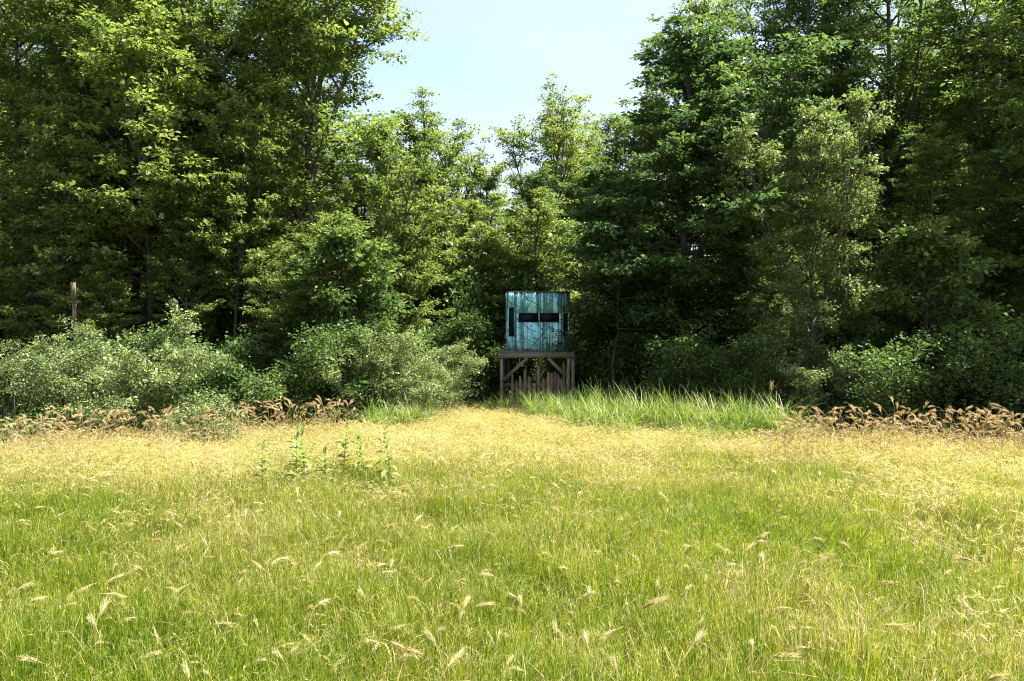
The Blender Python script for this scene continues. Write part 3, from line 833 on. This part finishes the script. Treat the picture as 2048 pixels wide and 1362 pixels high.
XR, YR = np.concatenate([xr, xg]), np.concatenate([yr, yg])
na, nb = len(xr), len(xg)
sr = np.concatenate([r4.uniform(0.5, 1.0, na), r4.uniform(0.55, 0.85, nb)])
tag(scatter("rye_grass", np.stack([XR, YR, ground_z(XR, YR)], -1), np.stack([r4.normal(0, 0.12, na + nb), r4.normal(0, 0.12, na + nb), r4.uniform(0, 6.28, na + nb)], -1),
            np.repeat(sr[:, None], 3, 1), np.concatenate([r4.randint(0, 6, na), r4.randint(6, 12, nb)]), np.zeros(na + nb), rye_src),
    "fringe of small dry rye ears among the golden grass", "rye", kind="stuff")

# ------------------------------------------------------------------ tall green grass clumps
def arch_blade(mb, p, az, L, a0, a1, w, tint):
    """Long blade that rises at angle a0 from upright and arches over to a1."""
    k = 6; s = np.linspace(0, 1, k); ang = a0 + (a1 - a0) * s ** 2.2
    d = np.array([math.cos(az), math.sin(az), 0.0]); sd = np.array([-d[1], d[0], 0.0])
    C = np.zeros((k, 3)); C[0] = p
    for i in range(1, k):
        C[i] = C[i - 1] + L / (k - 1) * (d * math.sin(ang[i]) + np.array([0, 0, math.cos(ang[i])]))
    ww = w * 0.5 * np.array([0.7, 1.0, 1.0, 0.85, 0.55, 0.05])
    V = np.stack([C - sd * ww[:, None], C + sd * ww[:, None]], 1).reshape(-1, 3)
    mb.add(V, [[2 * i, 2 * i + 1, 2 * i + 3, 2 * i + 2] for i in range(k - 1)], None, np.clip(tint + np.array([0, 0, 0.03, 0.1, 0.18]), 0, 1))

def clump_mesh(seed, n, r, h):
    rng = RNG(seed); mb = MB()
    bunch = [(r * math.sqrt(rng.uniform()), rng.uniform(0, 6.28), rng.uniform(0.6, 1.1)) for i in range(16)]
    for i in range(n):
        q, a, hb = bunch[rng.randint(16)]
        p = np.array([q * math.cos(a) + rng.normal(0, 0.05), q * math.sin(a) + rng.normal(0, 0.05), -0.03])
        t = float(np.clip(rng.normal(0.45, 0.22), 0, 0.85)) if rng.uniform() > 0.1 else 0.95
        arch_blade(mb, p, rng.uniform(0, 6.28), h * hb * rng.uniform(0.5, 1.15), rng.uniform(0.0, 0.28), rng.uniform(0.3, 2.3), rng.uniform(0.007, 0.013), t)
    return mb.mesh("blades", M["tallgrass"])
CLUMP = [clump_mesh(700 + k, 760, 0.42, h) for k, h in enumerate((1.15, 1.25, 1.05))]
CL = [
    (775, 16.2, 0.80, "tall green grass clump at the foot of the pale spreading shrub"),
    (830, 16.6, 0.72, "lower green grass clump right of the one below the pale spreading shrub"),
    (1000, 18.4, 0.60, "low green grass clump at the end of the grass path left of the stand"),
    (1036, 18.2, 0.78, "short green grass clump in front of the left leg of the stand"),
    (1085, 17.3, 0.80, "green grass clump in front of the upright wood slabs under the blind"),
    (1122, 16.5, 0.80, "low green grass clump between the slabs and the tall grass bed"),
    (1150, 16.6, 0.90, "green grass clump in front of the right leg of the stand"),
]
for k, (px, d, s, lb) in enumerate(CL):
    x = at(px, d); o = thing("grass_clump", lb, "grass clump", (x, d, float(ground_z(x, d))), k * 1.3); o.scale = (1, 1, s)
    link("blades", CLUMP[k % 3], o)
ORD = ["arching green grass clump nearest the stand", "second arching grass clump from the stand", "third arching grass clump from the stand", "tall middle grass clump, fourth from the stand",
       "fifth arching grass clump from the stand", "sixth arching grass clump from the stand", "next to last arching grass clump from the stand", "last grass clump beside the plumed reed",
       "low front grass clump before the second one from the stand", "low front grass clump before the fifth and sixth ones", "low front grass clump before the one nearest the stand"]
for k, (px, d, s) in enumerate([(1205, 16.0, 1.05), (1255, 15.4, 1.0), (1300, 15.0, 0.95), (1345, 15.2, 1.05), (1395, 14.8, 0.98), (1440, 14.9, 1.0), (1485, 14.4, 0.95), (1535, 14.2, 1.0),
                                (1230, 14.6, 0.78), (1420, 14.0, 0.72), (1180, 15.3, 0.8)]):
    x = at(px, d)
    o = thing("grass_clump", ORD[k] + " in the tall bed", "grass clump", (x, d, float(ground_z(x, d))), k * 2.1, "tall grass bed right of the blind")
    o.scale = (1.1, 1.1, s * 0.98); link("blades", CLUMP[k % 3], o)
# a reed with a feathery plume
x = at(1543, 14.3); rd = thing("plumed_reed", "single reed with a pale feathery plume at the end of the tall grass bed", "reed", (x, 14.3, float(ground_z(x, 14.3))))
b = MB(); b.tube([(0, 0, -0.03), (0.01, 0, 0.5), (0.0, 0.0, 1.16)], [0.005, 0.004, 0.003], 5, 0.4); link("stem", b.mesh("stem", M["tallgrass"], True), rd)
b = MB(); rr = RNG(3)
for k in range(3):
    seed_head(b, np.array([0, 0, 1.12]), np.array([rr.normal(0, 0.15), rr.normal(0, 0.15), 1.0]), 0.16, 14, 0.008, 0.6, rr, 0.35)
link("plume", b.mesh("plume", M["straw"]), rd)
for a in (0.4, 2.9):
    b = MB(); blade(b, np.array([0, 0, 0.3]), a, 0.62, 0.2, 0.012, 0.4); link("leaf", b.mesh("leaf", M["tallgrass"]), rd)

# ------------------------------------------------------------------ milkweeds and ferns
def big_leaf(L, W, droop, mat, name):
    k = 5; s = np.linspace(0, 1, k); mb = MB()
    w = W * 0.5 * np.array([0.25, 0.85, 1.0, 0.7, 0.04])
    zc = 0.35 * L * s - droop * L * s ** 2
    V = []
    for i in range(k):
        V += [[s[i] * L, -w[i], zc[i] + w[i] * 0.35], [s[i] * L, 0, zc[i]], [s[i] * L, w[i], zc[i] + w[i] * 0.35]]
    Q = []
    for i in range(k - 1):
        for j in range(2):
            a_ = i * 3 + j; Q.append([a_, a_ + 3, a_ + 4, a_ + 1])
    mb.add(V, Q, None, 0.5)
    return mb.mesh(name, M[mat], True)
MILK = [big_leaf(0.19, 0.085, 0.35, "milkweed", "leaf"), big_leaf(0.14, 0.06, 0.1, "milkweed", "leaf"), big_leaf(0.20, 0.09, 0.6, "milkweed", "leaf")]
MW = [(522, 9.6, 0.86, "leftmost milkweed of the group in the golden grass"), (590, 9.4, 1.06, "tallest bushy milkweed of the group in the golden grass"),
      (612, 9.9, 0.98, "milkweed just behind and right of the tallest bushy milkweed"), (652, 9.5, 0.84, "low milkweed in the middle of the group"),
      (682, 10.2, 1.04, "slender tall milkweed in the middle of the group"), (734, 10.0, 0.90, "thin milkweed second from right in the group"),
      (786, 9.7, 1.0, "rightmost milkweed with evenly paired leaves")]
r5 = RNG(1500)
for px, d, h, lb in MW:
    x = at(px, d)
    o = thing("milkweed_plant", lb, "milkweed", (x, d, float(ground_z(x, d))), r5.uniform(0, 6.28))
    b = MB(); tx, ty = r5.normal(0, 0.07, 2)
    b.tube([(0, 0, -0.03), (tx * 0.4, ty * 0.4, h * 0.5), (tx, ty, h)], [0.006, 0.0055, 0.003], 6, 0.3)
    link("stem", b.mesh("stem", M["milkweed"], True), o)
    nn = int(h / 0.062)
    for k in range(nn):
        z = 0.16 * h + (h * 0.85) * k / (nn - 1)
        f = z / h
        for side in (0, 1):
            az = k * 1.5708 * 0.85 + side * math.pi + r5.normal(0, 0.2)
            lf = link("leaf", MILK[1 if f > 0.8 else r5.randint(3)], o, (tx * f, ty * f, z), (r5.normal(0, 0.2), -0.35 * f + 0.1 + r5.normal(0, 0.15) - (0.5 if f > 0.9 else 0), az))
            s = (0.75 if f > 0.88 else 1.0) * r5.uniform(0.8, 1.15); lf.scale = (s, s, s)

def frond_mesh(seed, L):
    rng = RNG(seed); mb = MB()
    k = 16; s = np.linspace(0, 1, k)
    C = np.stack([L * s, np.zeros(k), L * (0.75 * s - 0.62 * s ** 2)], -1)
    mb.tube(C, np.linspace(0.004, 0.0015, k), 3, 0.3, cap=False)
    for i in range(2, k):
        wl = L * 0.28 * math.sin(math.pi * min(1, 0.2 + 0.8 * (1 - s[i]))) ** 0.8 * (1.05 - s[i]) + 0.02
        for sd in (-1, 1):
            P = C[i][None, :]
            mb.leaves(P, np.array([[0.1, sd * 0.25, 1.0]]) / 1.04, np.array([[0.45, sd * 1.0, -0.1]]), [wl], [wl * 0.3], [rng.uniform(0.3, 0.8)])
    return mb.mesh("frond", M["fern"])
FR = [frond_mesh(1, 0.62), frond_mesh(2, 0.75)]
for px, d, s, lb in [(940, 18.9, 1.0, "yellow-green fern beside the grass path left of the stand"), (972, 19.4, 1.15, "larger yellow-green fern right beside the left leg of the stand"), (905, 19.3, 0.8, "small fern between the pale shrub and the grass path")]:
    x = at(px, d); o = thing("fern", lb, "fern", (x, d, float(ground_z(x, d)))); o.scale = (s, s, s)
    for k in range(9):
        link("frond", FR[k % 2], o, (0, 0, 0), (r5.normal(0, 0.1), -r5.uniform(0.05, 0.5), k * 0.698 + r5.normal(0, 0.15)))

# ------------------------------------------------------------------ the wooden stand
BX, BY = at(1074, 19.9), 19.9
DECK = 1.62
SZ = float(ground_z(BX, BY))
stand = thing("wooden_stand", "weathered timber stand with braces and upright bark slabs carrying the blind", "stand", (BX, BY, 0.0), math.radians(-1.0))
HW, DP = 0.985, 1.95
def part(name, mat, parent, fn, smooth=False):
    mb = MB(); fn(mb)
    return link(name, mb.mesh(name, M[mat] if isinstance(mat, str) else mat, smooth), parent)
def beam_between(mb, p, q, w, t):
    """Square timber from p to q; w in the plane of the face (XZ), t deep (Y)."""
    p, q = Vector(p), Vector(q)
    ax = (q - p); L = ax.length; ax.normalize()
    yv = Vector((0, 1, 0)) if abs(ax.y) < 0.9 else Vector((1, 0, 0))
    xv = yv.cross(ax).normalized(); yv = ax.cross(xv).normalized()
    Mt = Matrix((( *xv, 0), (*yv, 0), (*ax, 0), (0, 0, 0, 1))).transposed(); Mt.translation = p
    mb.box(-w / 2, w / 2, -t / 2, t / 2, 0, L, 0.5, Mt)
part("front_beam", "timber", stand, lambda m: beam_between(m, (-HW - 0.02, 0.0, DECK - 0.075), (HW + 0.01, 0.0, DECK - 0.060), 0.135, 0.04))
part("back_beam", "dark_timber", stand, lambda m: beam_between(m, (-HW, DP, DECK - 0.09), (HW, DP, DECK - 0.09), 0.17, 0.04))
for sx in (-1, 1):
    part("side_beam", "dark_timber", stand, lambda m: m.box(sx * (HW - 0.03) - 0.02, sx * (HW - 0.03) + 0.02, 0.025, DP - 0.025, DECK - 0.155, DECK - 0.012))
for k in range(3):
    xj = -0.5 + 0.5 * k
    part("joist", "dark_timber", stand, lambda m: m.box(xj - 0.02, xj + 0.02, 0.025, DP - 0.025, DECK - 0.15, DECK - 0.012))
for k in range(13):
    y0 = -0.03 + k * 0.155
    part("deck_board", "timber", stand, lambda m: m.box(-HW - 0.03, HW + 0.03, y0, y0 + 0.147, DECK - 0.008, DECK + 0.022))
def leg(name, x, y, w, t, mat="timber", top=DECK - 0.13):
    part(name, mat, stand, lambda m: m.box(x - w / 2, x + w / 2, y - t / 2, y + t / 2, SZ - 0.2, top))
leg("leg", -HW + 0.03, 0.065, 0.085, 0.085, top=DECK - 0.01)
leg("leg", HW - 0.015, 0.07, 0.09, 0.09, top=DECK - 0.01)
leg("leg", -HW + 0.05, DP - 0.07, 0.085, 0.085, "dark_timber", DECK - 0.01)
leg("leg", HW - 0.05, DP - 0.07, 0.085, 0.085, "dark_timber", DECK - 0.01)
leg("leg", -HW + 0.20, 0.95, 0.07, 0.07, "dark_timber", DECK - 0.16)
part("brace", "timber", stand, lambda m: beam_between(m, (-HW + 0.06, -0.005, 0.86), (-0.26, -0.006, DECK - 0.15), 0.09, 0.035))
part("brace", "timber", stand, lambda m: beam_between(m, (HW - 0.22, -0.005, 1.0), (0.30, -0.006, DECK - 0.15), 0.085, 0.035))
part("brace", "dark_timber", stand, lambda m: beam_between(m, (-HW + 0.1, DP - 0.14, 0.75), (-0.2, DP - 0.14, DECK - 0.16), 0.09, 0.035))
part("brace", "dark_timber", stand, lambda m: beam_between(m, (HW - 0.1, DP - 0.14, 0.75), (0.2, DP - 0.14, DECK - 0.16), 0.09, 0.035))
part("rail", "timber", stand, lambda m: m.box(-HW - 0.01, HW + 0.02, 0.115, 0.15, 0.69, 0.78))
# upright bark slabs: (zoomed column, width, top row) read as metres
U = 74.3 * 4.54
SL = [(298, 30, 890), (335, 20, 960), (370, 30, 920), (413, 40, 855), (452, 36, 930), (503, 38, 985), (536, 32, 820), (583, 30, 940), (622, 32, 878),
      (660, 36, 893), (692, 28, 880), (718, 24, 900), (748, 34, 950), (772, 22, 800)]
r6 = RNG(41)
for k, (X, w, Yt) in enumerate(SL):
    x = (X - 521.5) / U + r6.normal(0, 0.006); w = w / U * 1.03; top = 2.5 - (550 + Yt / 4.54 - 640) / 74.3
    mb = MB(); n = 7
    zs = np.linspace(SZ - 0.12, top, n)
    skew = r6.uniform(-0.06, 0.06)
    ww = w * (1 + 0.12 * r6.normal(0, 1, n)); ww[-1] *= 0.75
    xc = x + r6.normal(0, 0.006, n) + skew * 0.4 * np.linspace(-1, 0.4, n)
    cut = r6.uniform(-0.05, 0.05)
    V = []
    for i in range(n):
        c = cut if i == n - 1 else 0
        V += [[xc[i] - ww[i] / 2, 0.112, zs[i] - c], [xc[i] - ww[i] * 0.28, 0.083, zs[i] - c * 0.5], [xc[i] + ww[i] * 0.28, 0.080, zs[i] + c * 0.5], [xc[i] + ww[i] / 2, 0.112, zs[i] + c]]
    Q = [[i * 4 + j, i * 4 + (j + 1) % 4, i * 4 + 4 + (j + 1) % 4, i * 4 + 4 + j] for i in range(n - 1) for j in range(4)] + [[(n - 1) * 4 + j for j in range(4)], [3, 2, 1, 0]]
    mb.add(V, Q, None, 0.5)
    link("slab", mb.mesh("slab", M["slab"]), stand)
mb = MB(); zz = np.linspace(SZ - 0.2, DECK - 0.13, 9)
mb.tube(np.stack([(808 - 521.5) / U + 0.012 * np.sin(zz * 5), np.full(9, 0.04) + 0.01 * np.cos(zz * 4), zz], -1), 0.052 + 0.006 * np.sin(zz * 9), 10)
link("log_post", mb.mesh("log_post", M["slab"], True), stand)

# ------------------------------------------------------------------ the blind
def camo_mat():
    m, nt, out = new_mat("camouflage_print")
    tc = nt.nodes.new("ShaderNodeTexCoord")
    def mapped(sc, rot=(0, 0, 0), loc=(0, 0, 0)):
        mp = nt.nodes.new("ShaderNodeMapping"); mp.inputs["Scale"].default_value = sc; mp.inputs["Rotation"].default_value = rot; mp.inputs["Location"].default_value = loc
        nt.links.new(tc.outputs["Object"], mp.inputs["Vector"]); return mp.outputs[0]
    def noise(v, s, d=4, r=0.55):
        q = nt.nodes.new("ShaderNodeTexNoise"); q.inputs["Scale"].default_value = s; q.inputs["Detail"].default_value = d; q.inputs["Roughness"].default_value = r
        nt.links.new(v, q.inputs["Vector"]); return q.outputs["Fac"]
    base = ramp(nt, [(0.27, (0.05, 0.26, 0.31)), (0.38, (0.16, 0.53, 0.61)), (0.50, (0.36, 0.76, 0.84)), (0.66, (0.66, 0.89, 0.95))], noise(mapped((1, 1, 0.22)), 6.5, 6))
    trunk_c = ramp(nt, [(0.35, (0.035, 0.13, 0.16)), (0.65, (0.17, 0.40, 0.45))], noise(mapped((6, 6, 0.8)), 4.0, 5))
    col = base
    for loc, lo in (((3.1, 0, 0), 0.53), ((7.7, 0, 0), 0.565)):       # upright trunks
        trunks = ramp(nt, [(lo, (0, 0, 0)), (lo + 0.035, (1, 1, 1))], noise(mapped((1, 1, 0.05), loc=loc), 7.0, 3))
        col = mix_col(nt, 'MIX', trunks, col, trunk_c)
    wn_ = nt.nodes.new("ShaderNodeTexNoise"); wn_.inputs["Scale"].default_value = 2.4; wn_.inputs["Detail"].default_value = 3
    nt.links.new(tc.outputs["Object"], wn_.inputs["Vector"])
    wv = nt.nodes.new("ShaderNodeVectorMath"); wv.operation = 'MULTIPLY_ADD'
    wv.inputs[1].default_value = (0.26, 0.26, 0.26)
    nt.links.new(wn_.outputs["Color"], wv.inputs[0]); nt.links.new(tc.outputs["Object"], wv.inputs[2])
    def warped(rot, loc):
        mp = nt.nodes.new("ShaderNodeMapping"); mp.inputs["Rotation"].default_value = (0, math.radians(rot), 0); mp.inputs["Location"].default_value = loc
        nt.links.new(wv.outputs[0], mp.inputs["Vector"]); return mp.outputs[0]
    def lines(rot, s, dist, width, loc):
        w = nt.nodes.new("ShaderNodeTexWave"); w.wave_type = 'BANDS'; w.bands_direction = 'X'; w.wave_profile = 'SIN'
        w.inputs["Scale"].default_value = s; w.inputs["Distortion"].default_value = dist; w.inputs["Detail"].default_value = 1.5; w.inputs["Detail Scale"].default_value = 0.7
        nt.links.new(warped(rot, loc), w.inputs["Vector"])
        brk = ramp(nt, [(0.42, (0, 0, 0)), (0.5, (1, 1, 1))], noise(mapped((1, 1, 1), loc=(loc[0] * 5 + 1, 2, 3)), 2.6, 2))
        return mix_col(nt, 'MULTIPLY', 1.0, ramp(nt, [(1 - width, (0, 0, 0)), (1 - width * 0.5, (1, 1, 1))], w.outputs["Fac"]), brk)
    for rot, sc_, dist, wd, loc in ((58, 1.0, 0.8, 0.030, (0.2, 0, 0)), (-40, 0.8, 1.0, 0.020, (1.2, 0, 0)), (74, 1.5, 0.8, 0.022, (0.7, 0, 0.9)), (36, 1.2, 1.0, 0.014, (2.7, 0, 0.9))):
        col = mix_col(nt, 'MIX', math_node(nt, 'MULTIPLY', lines(rot, sc_, dist, wd, loc), 0.7), col, (0.035, 0.11, 0.13))
    leafy = ramp(nt, [(0.60, (0, 0, 0)), (0.64, (1, 1, 1))], noise(mapped((1, 1, 1.2), loc=(9, 0, 2)), 17, 3))
    col = mix_col(nt, 'MIX', math_node(nt, 'MULTIPLY', leafy, 0.75), col, (0.09, 0.20, 0.22))
    pr = nt.nodes.new("ShaderNodeBsdfPrincipled"); pr.inputs["Roughness"].default_value = 0.7; pr.inputs["Specular IOR Level"].default_value = 0.25
    nt.links.new(col, pr.inputs["Base Color"]); nt.links.new(pr.outputs[0], out.inputs["Surface"])
    return m
M["camo"] = camo_mat()
def plain(name, c, rough=0.6, spec=0.4):
    m, nt, out = new_mat(name)
    tc = nt.nodes.new("ShaderNodeTexCoord"); ns = nt.nodes.new("ShaderNodeTexNoise"); ns.inputs["Scale"].default_value = 14; ns.inputs["Detail"].default_value = 5
    nt.links.new(tc.outputs["Object"], ns.inputs["Vector"])
    pr = nt.nodes.new("ShaderNodeBsdfPrincipled"); pr.inputs["Roughness"].default_value = rough; pr.inputs["Specular IOR Level"].default_value = spec
    nt.links.new(ramp(nt, [(0.3, tuple(x * 0.7 for x in c)), (0.7, tuple(min(1, x * 1.3) for x in c))], ns.outputs["Fac"]), pr.inputs["Base Color"])
    nt.links.new(pr.outputs[0], out.inputs["Surface"])
    return m
M["roof"] = plain("dark_plastic", (0.012, 0.016, 0.016), 0.55)
M["pane"] = plain("tinted_window", (0.006, 0.008, 0.014), 0.4, 0.12)
M["trim"] = plain("dark_trim", (0.02, 0.03, 0.035), 0.6)

CX, CY = at(1077.5, 20.25), 20.17
blind = thing("hunting_blind", "box-shaped hunting blind printed with teal tree camouflage on a timber stand", "hunting blind", (CX, CY, DECK + 0.024), math.radians(1.6))
WH, FH, CHM, DEP = 0.875, 0.625, 0.25, 1.70       # half width, half front width, chamfer, depth
TOP = 1.62
th = 0.022
def pane_part(name, mat, parent, x0, x1, z0, z1, y0, y1, Mt=None):
    return part(name, mat, parent, lambda m: m.box(x0, x1, y0, y1, z0, z1, 0.5, Mt))
# front wall: four printed strips above and below the window band
wall_f = pane_part("wall", "trim", blind, -FH + 0.02, FH - 0.02, 0.0, 0.02, 0.03, 0.05)
seams = [-FH, -0.30, 0.05, 0.38, FH]
ZL, ZH = 0.79, 1.05
for a_, c_ in zip(seams[:-1], seams[1:]):
    pane_part("panel", "camo", wall_f, a_ + 0.004, c_ - 0.004, 0.0, ZL, 0.0, th)
    pane_part("panel", "camo", wall_f, a_ + 0.004, c_ - 0.004, ZH, TOP, 0.0, th)
pane_part("panel", "camo", wall_f, -FH + 0.004, -0.55, ZL + 0.003, ZH - 0.003, 0.0, th)
pane_part("panel", "camo", wall_f, 0.56, FH - 0.004, ZL + 0.003, ZH - 0.003, 0.0, th)
pane_part("mullion", "camo", blind, -0.014, 0.022, ZL - 0.01, ZH + 0.01, -0.006, th)
for a_, c_ in ((-0.55, -0.014), (0.022, 0.56)):
    wd = pane_part("window", "pane", blind, a_ + 0.002, c_ - 0.002, ZL + 0.002, ZH - 0.002, 0.014, 0.02)
    for z0, z1 in ((ZL + 0.001, ZL + 0.014), (ZH - 0.014, ZH - 0.001)):
        pane_part("frame", "trim", wd, a_ + 0.004, c_ - 0.004, z0, z1, 0.002, 0.012)
# seam strips at the corners
for x in (-FH, FH):
    pane_part("corner_strip", "trim", blind, x - 0.012, x + 0.012, 0.0, TOP - 0.002, -0.006, 0.012)
for x in (0.05,):
    pane_part("seam_strip", "trim", blind, x - 0.005, x + 0.005, 0.0, ZL - 0.012, -0.003, 0.006)
    pane_part("seam_strip", "trim", blind, x - 0.005, x + 0.005, ZH + 0.012, TOP, -0.003, 0.006)
# the other seven walls, walked round the outline
OUT = [(FH, 0.0), (WH, CHM), (WH, DEP - CHM), (FH, DEP), (-FH, DEP), (-WH, DEP - CHM), (-WH, CHM), (-FH, 0.0)]
for i in range(7):
    p, q = Vector((*OUT[i], 0)), Vector((*OUT[i + 1], 0))
    ax = (q - p); L = ax.length; ax.normalize()
    nin = Vector((-ax.y, ax.x, 0))
    Mt = Matrix(((*ax, 0), (*nin, 0), (0, 0, 1, 0), (0, 0, 0, 1))).transposed(); Mt.translation = p
    g_ = 0.006
    if L < 0.6:
        m0, m1 = 0.07, L - 0.07
        zl, zh = 0.40, 1.20
        wl_ = pane_part("wall", "camo", blind, g_, L - g_, 0.0, zl, 0.0, th, Mt)
        pane_part("panel", "camo", wl_, g_, L - g_, zh, TOP, 0.0, th, Mt)
        pane_part("panel", "camo", wl_, g_, m0, zl + 0.003, zh - 0.003, 0.0, th, Mt)
        pane_part("panel", "camo", wl_, m1, L - g_, zl + 0.003, zh - 0.003, 0.0, th, Mt)
        pane_part("window", "pane", blind, m0 + 0.002, m1 - 0.002, zl + 0.002, zh - 0.002, 0.012, 0.02, Mt)
    else:
        wl_ = pane_part("wall", "camo", blind, g_, L - g_, 0.0, 0.79, 0.0, th, Mt)
        pane_part("panel", "camo", wl_, g_, L - g_, 1.05, TOP, 0.0, th, Mt)
        pane_part("panel", "camo", wl_, g_, 0.1, 0.793, 1.047, 0.0, th, Mt)
        pane_part("panel", "camo", wl_, L - 0.1, L - g_, 0.793, 1.047, 0.0, th, Mt)
        pane_part("window", "pane", blind, 0.102, L - 0.102, 0.792, 1.048, 0.012, 0.02, Mt)
# roof: thin cap with a lip, slightly domed
mb = MB()
oc = np.array(OUT); cc = np.array([0, DEP / 2])
def ring(g, z):
    d = oc - cc; return np.column_stack([cc + d * g, np.full(8, z)])
R_ = [ring(1.012, TOP - 0.014), ring(1.028, TOP - 0.014), ring(1.028, TOP + 0.008), ring(0.98, TOP + 0.02), ring(0.5, TOP + 0.035), ring(0.02, TOP + 0.045)]
V = np.vstack(R_); Q = [[i * 8 + j, i * 8 + (j + 1) % 8, i * 8 + 8 + (j + 1) % 8, i * 8 + 8 + j] for i in range(5) for j in range(8)]
mb.add(V, Q, None, 0.5); mb.add(ring(1.025, TOP - 0.004), [[0, 1, 2, 3], [0, 3, 4, 7], [4, 5, 6, 7]], None, 0.5)
link("roof", mb.mesh("roof", M["roof"]), blind)
mb = MB(); mb.add(np.vstack([ring(0.97, 0.004), ring(0.97, 0.03)]), [[j, (j + 1) % 8, 8 + (j + 1) % 8, 8 + j] for j in range(8)] + [[8, 9, 10, 11], [8, 11, 12, 15], [12, 13, 14, 15]], None, 0.5)
link("floor", mb.mesh("floor", M["dark_timber"]), blind)
mb = MB(); rr = RNG(8)                                   # crumbling rim under the front wall
xs_ = np.linspace(-FH - 0.03, FH + 0.1, 26); hz = np.clip(0.03 + 0.022 * rr.normal(0, 1, 26), 0.004, 0.075)
V = np.vstack([np.column_stack([xs_, np.full(26, -0.030), np.zeros(26)]), np.column_stack([xs_, np.full(26, -0.026), hz]), np.column_stack([xs_, np.full(26, -0.008), hz])])
Q = [[i, i + 1, 26 + i + 1, 26 + i] for i in range(25)] + [[26 + i, 27 + i, 53 + i, 52 + i] for i in range(25)]
mb.add(V, Q, None, 0.5); link("rotten_sill", mb.mesh("rotten_sill", M["dark_timber"]), blind)

# ------------------------------------------------------------------ the lone wooden post on the left
PD = 17.4
x = at(148, PD); ps = F / PD
post = thing("wooden_post", "lone pale wooden post with a short crosspiece rising behind the left shrubs", "post", (x, PD, float(ground_z(x, PD))))
zt = CAM_H + (HORIZON - 570) / ps; zc = CAM_H + (HORIZON - 609) / ps
part("board", "post", post, lambda m: m.box(-0.052, 0.052, -0.02, 0.02, zc - 0.03, zt))
part("pole", "post", post, lambda m: m.box(-0.046, -0.004, 0.0225, 0.06, -0.2, zt - 0.12))
part("pole", "post", post, lambda m: m.box(0.0, 0.040, 0.0225, 0.06, -0.2, zt - 0.16))
part("crosspiece", "post", post, lambda m: m.box(-0.06, 0.20, -0.055, -0.022, zc - 0.035, zc + 0.012))
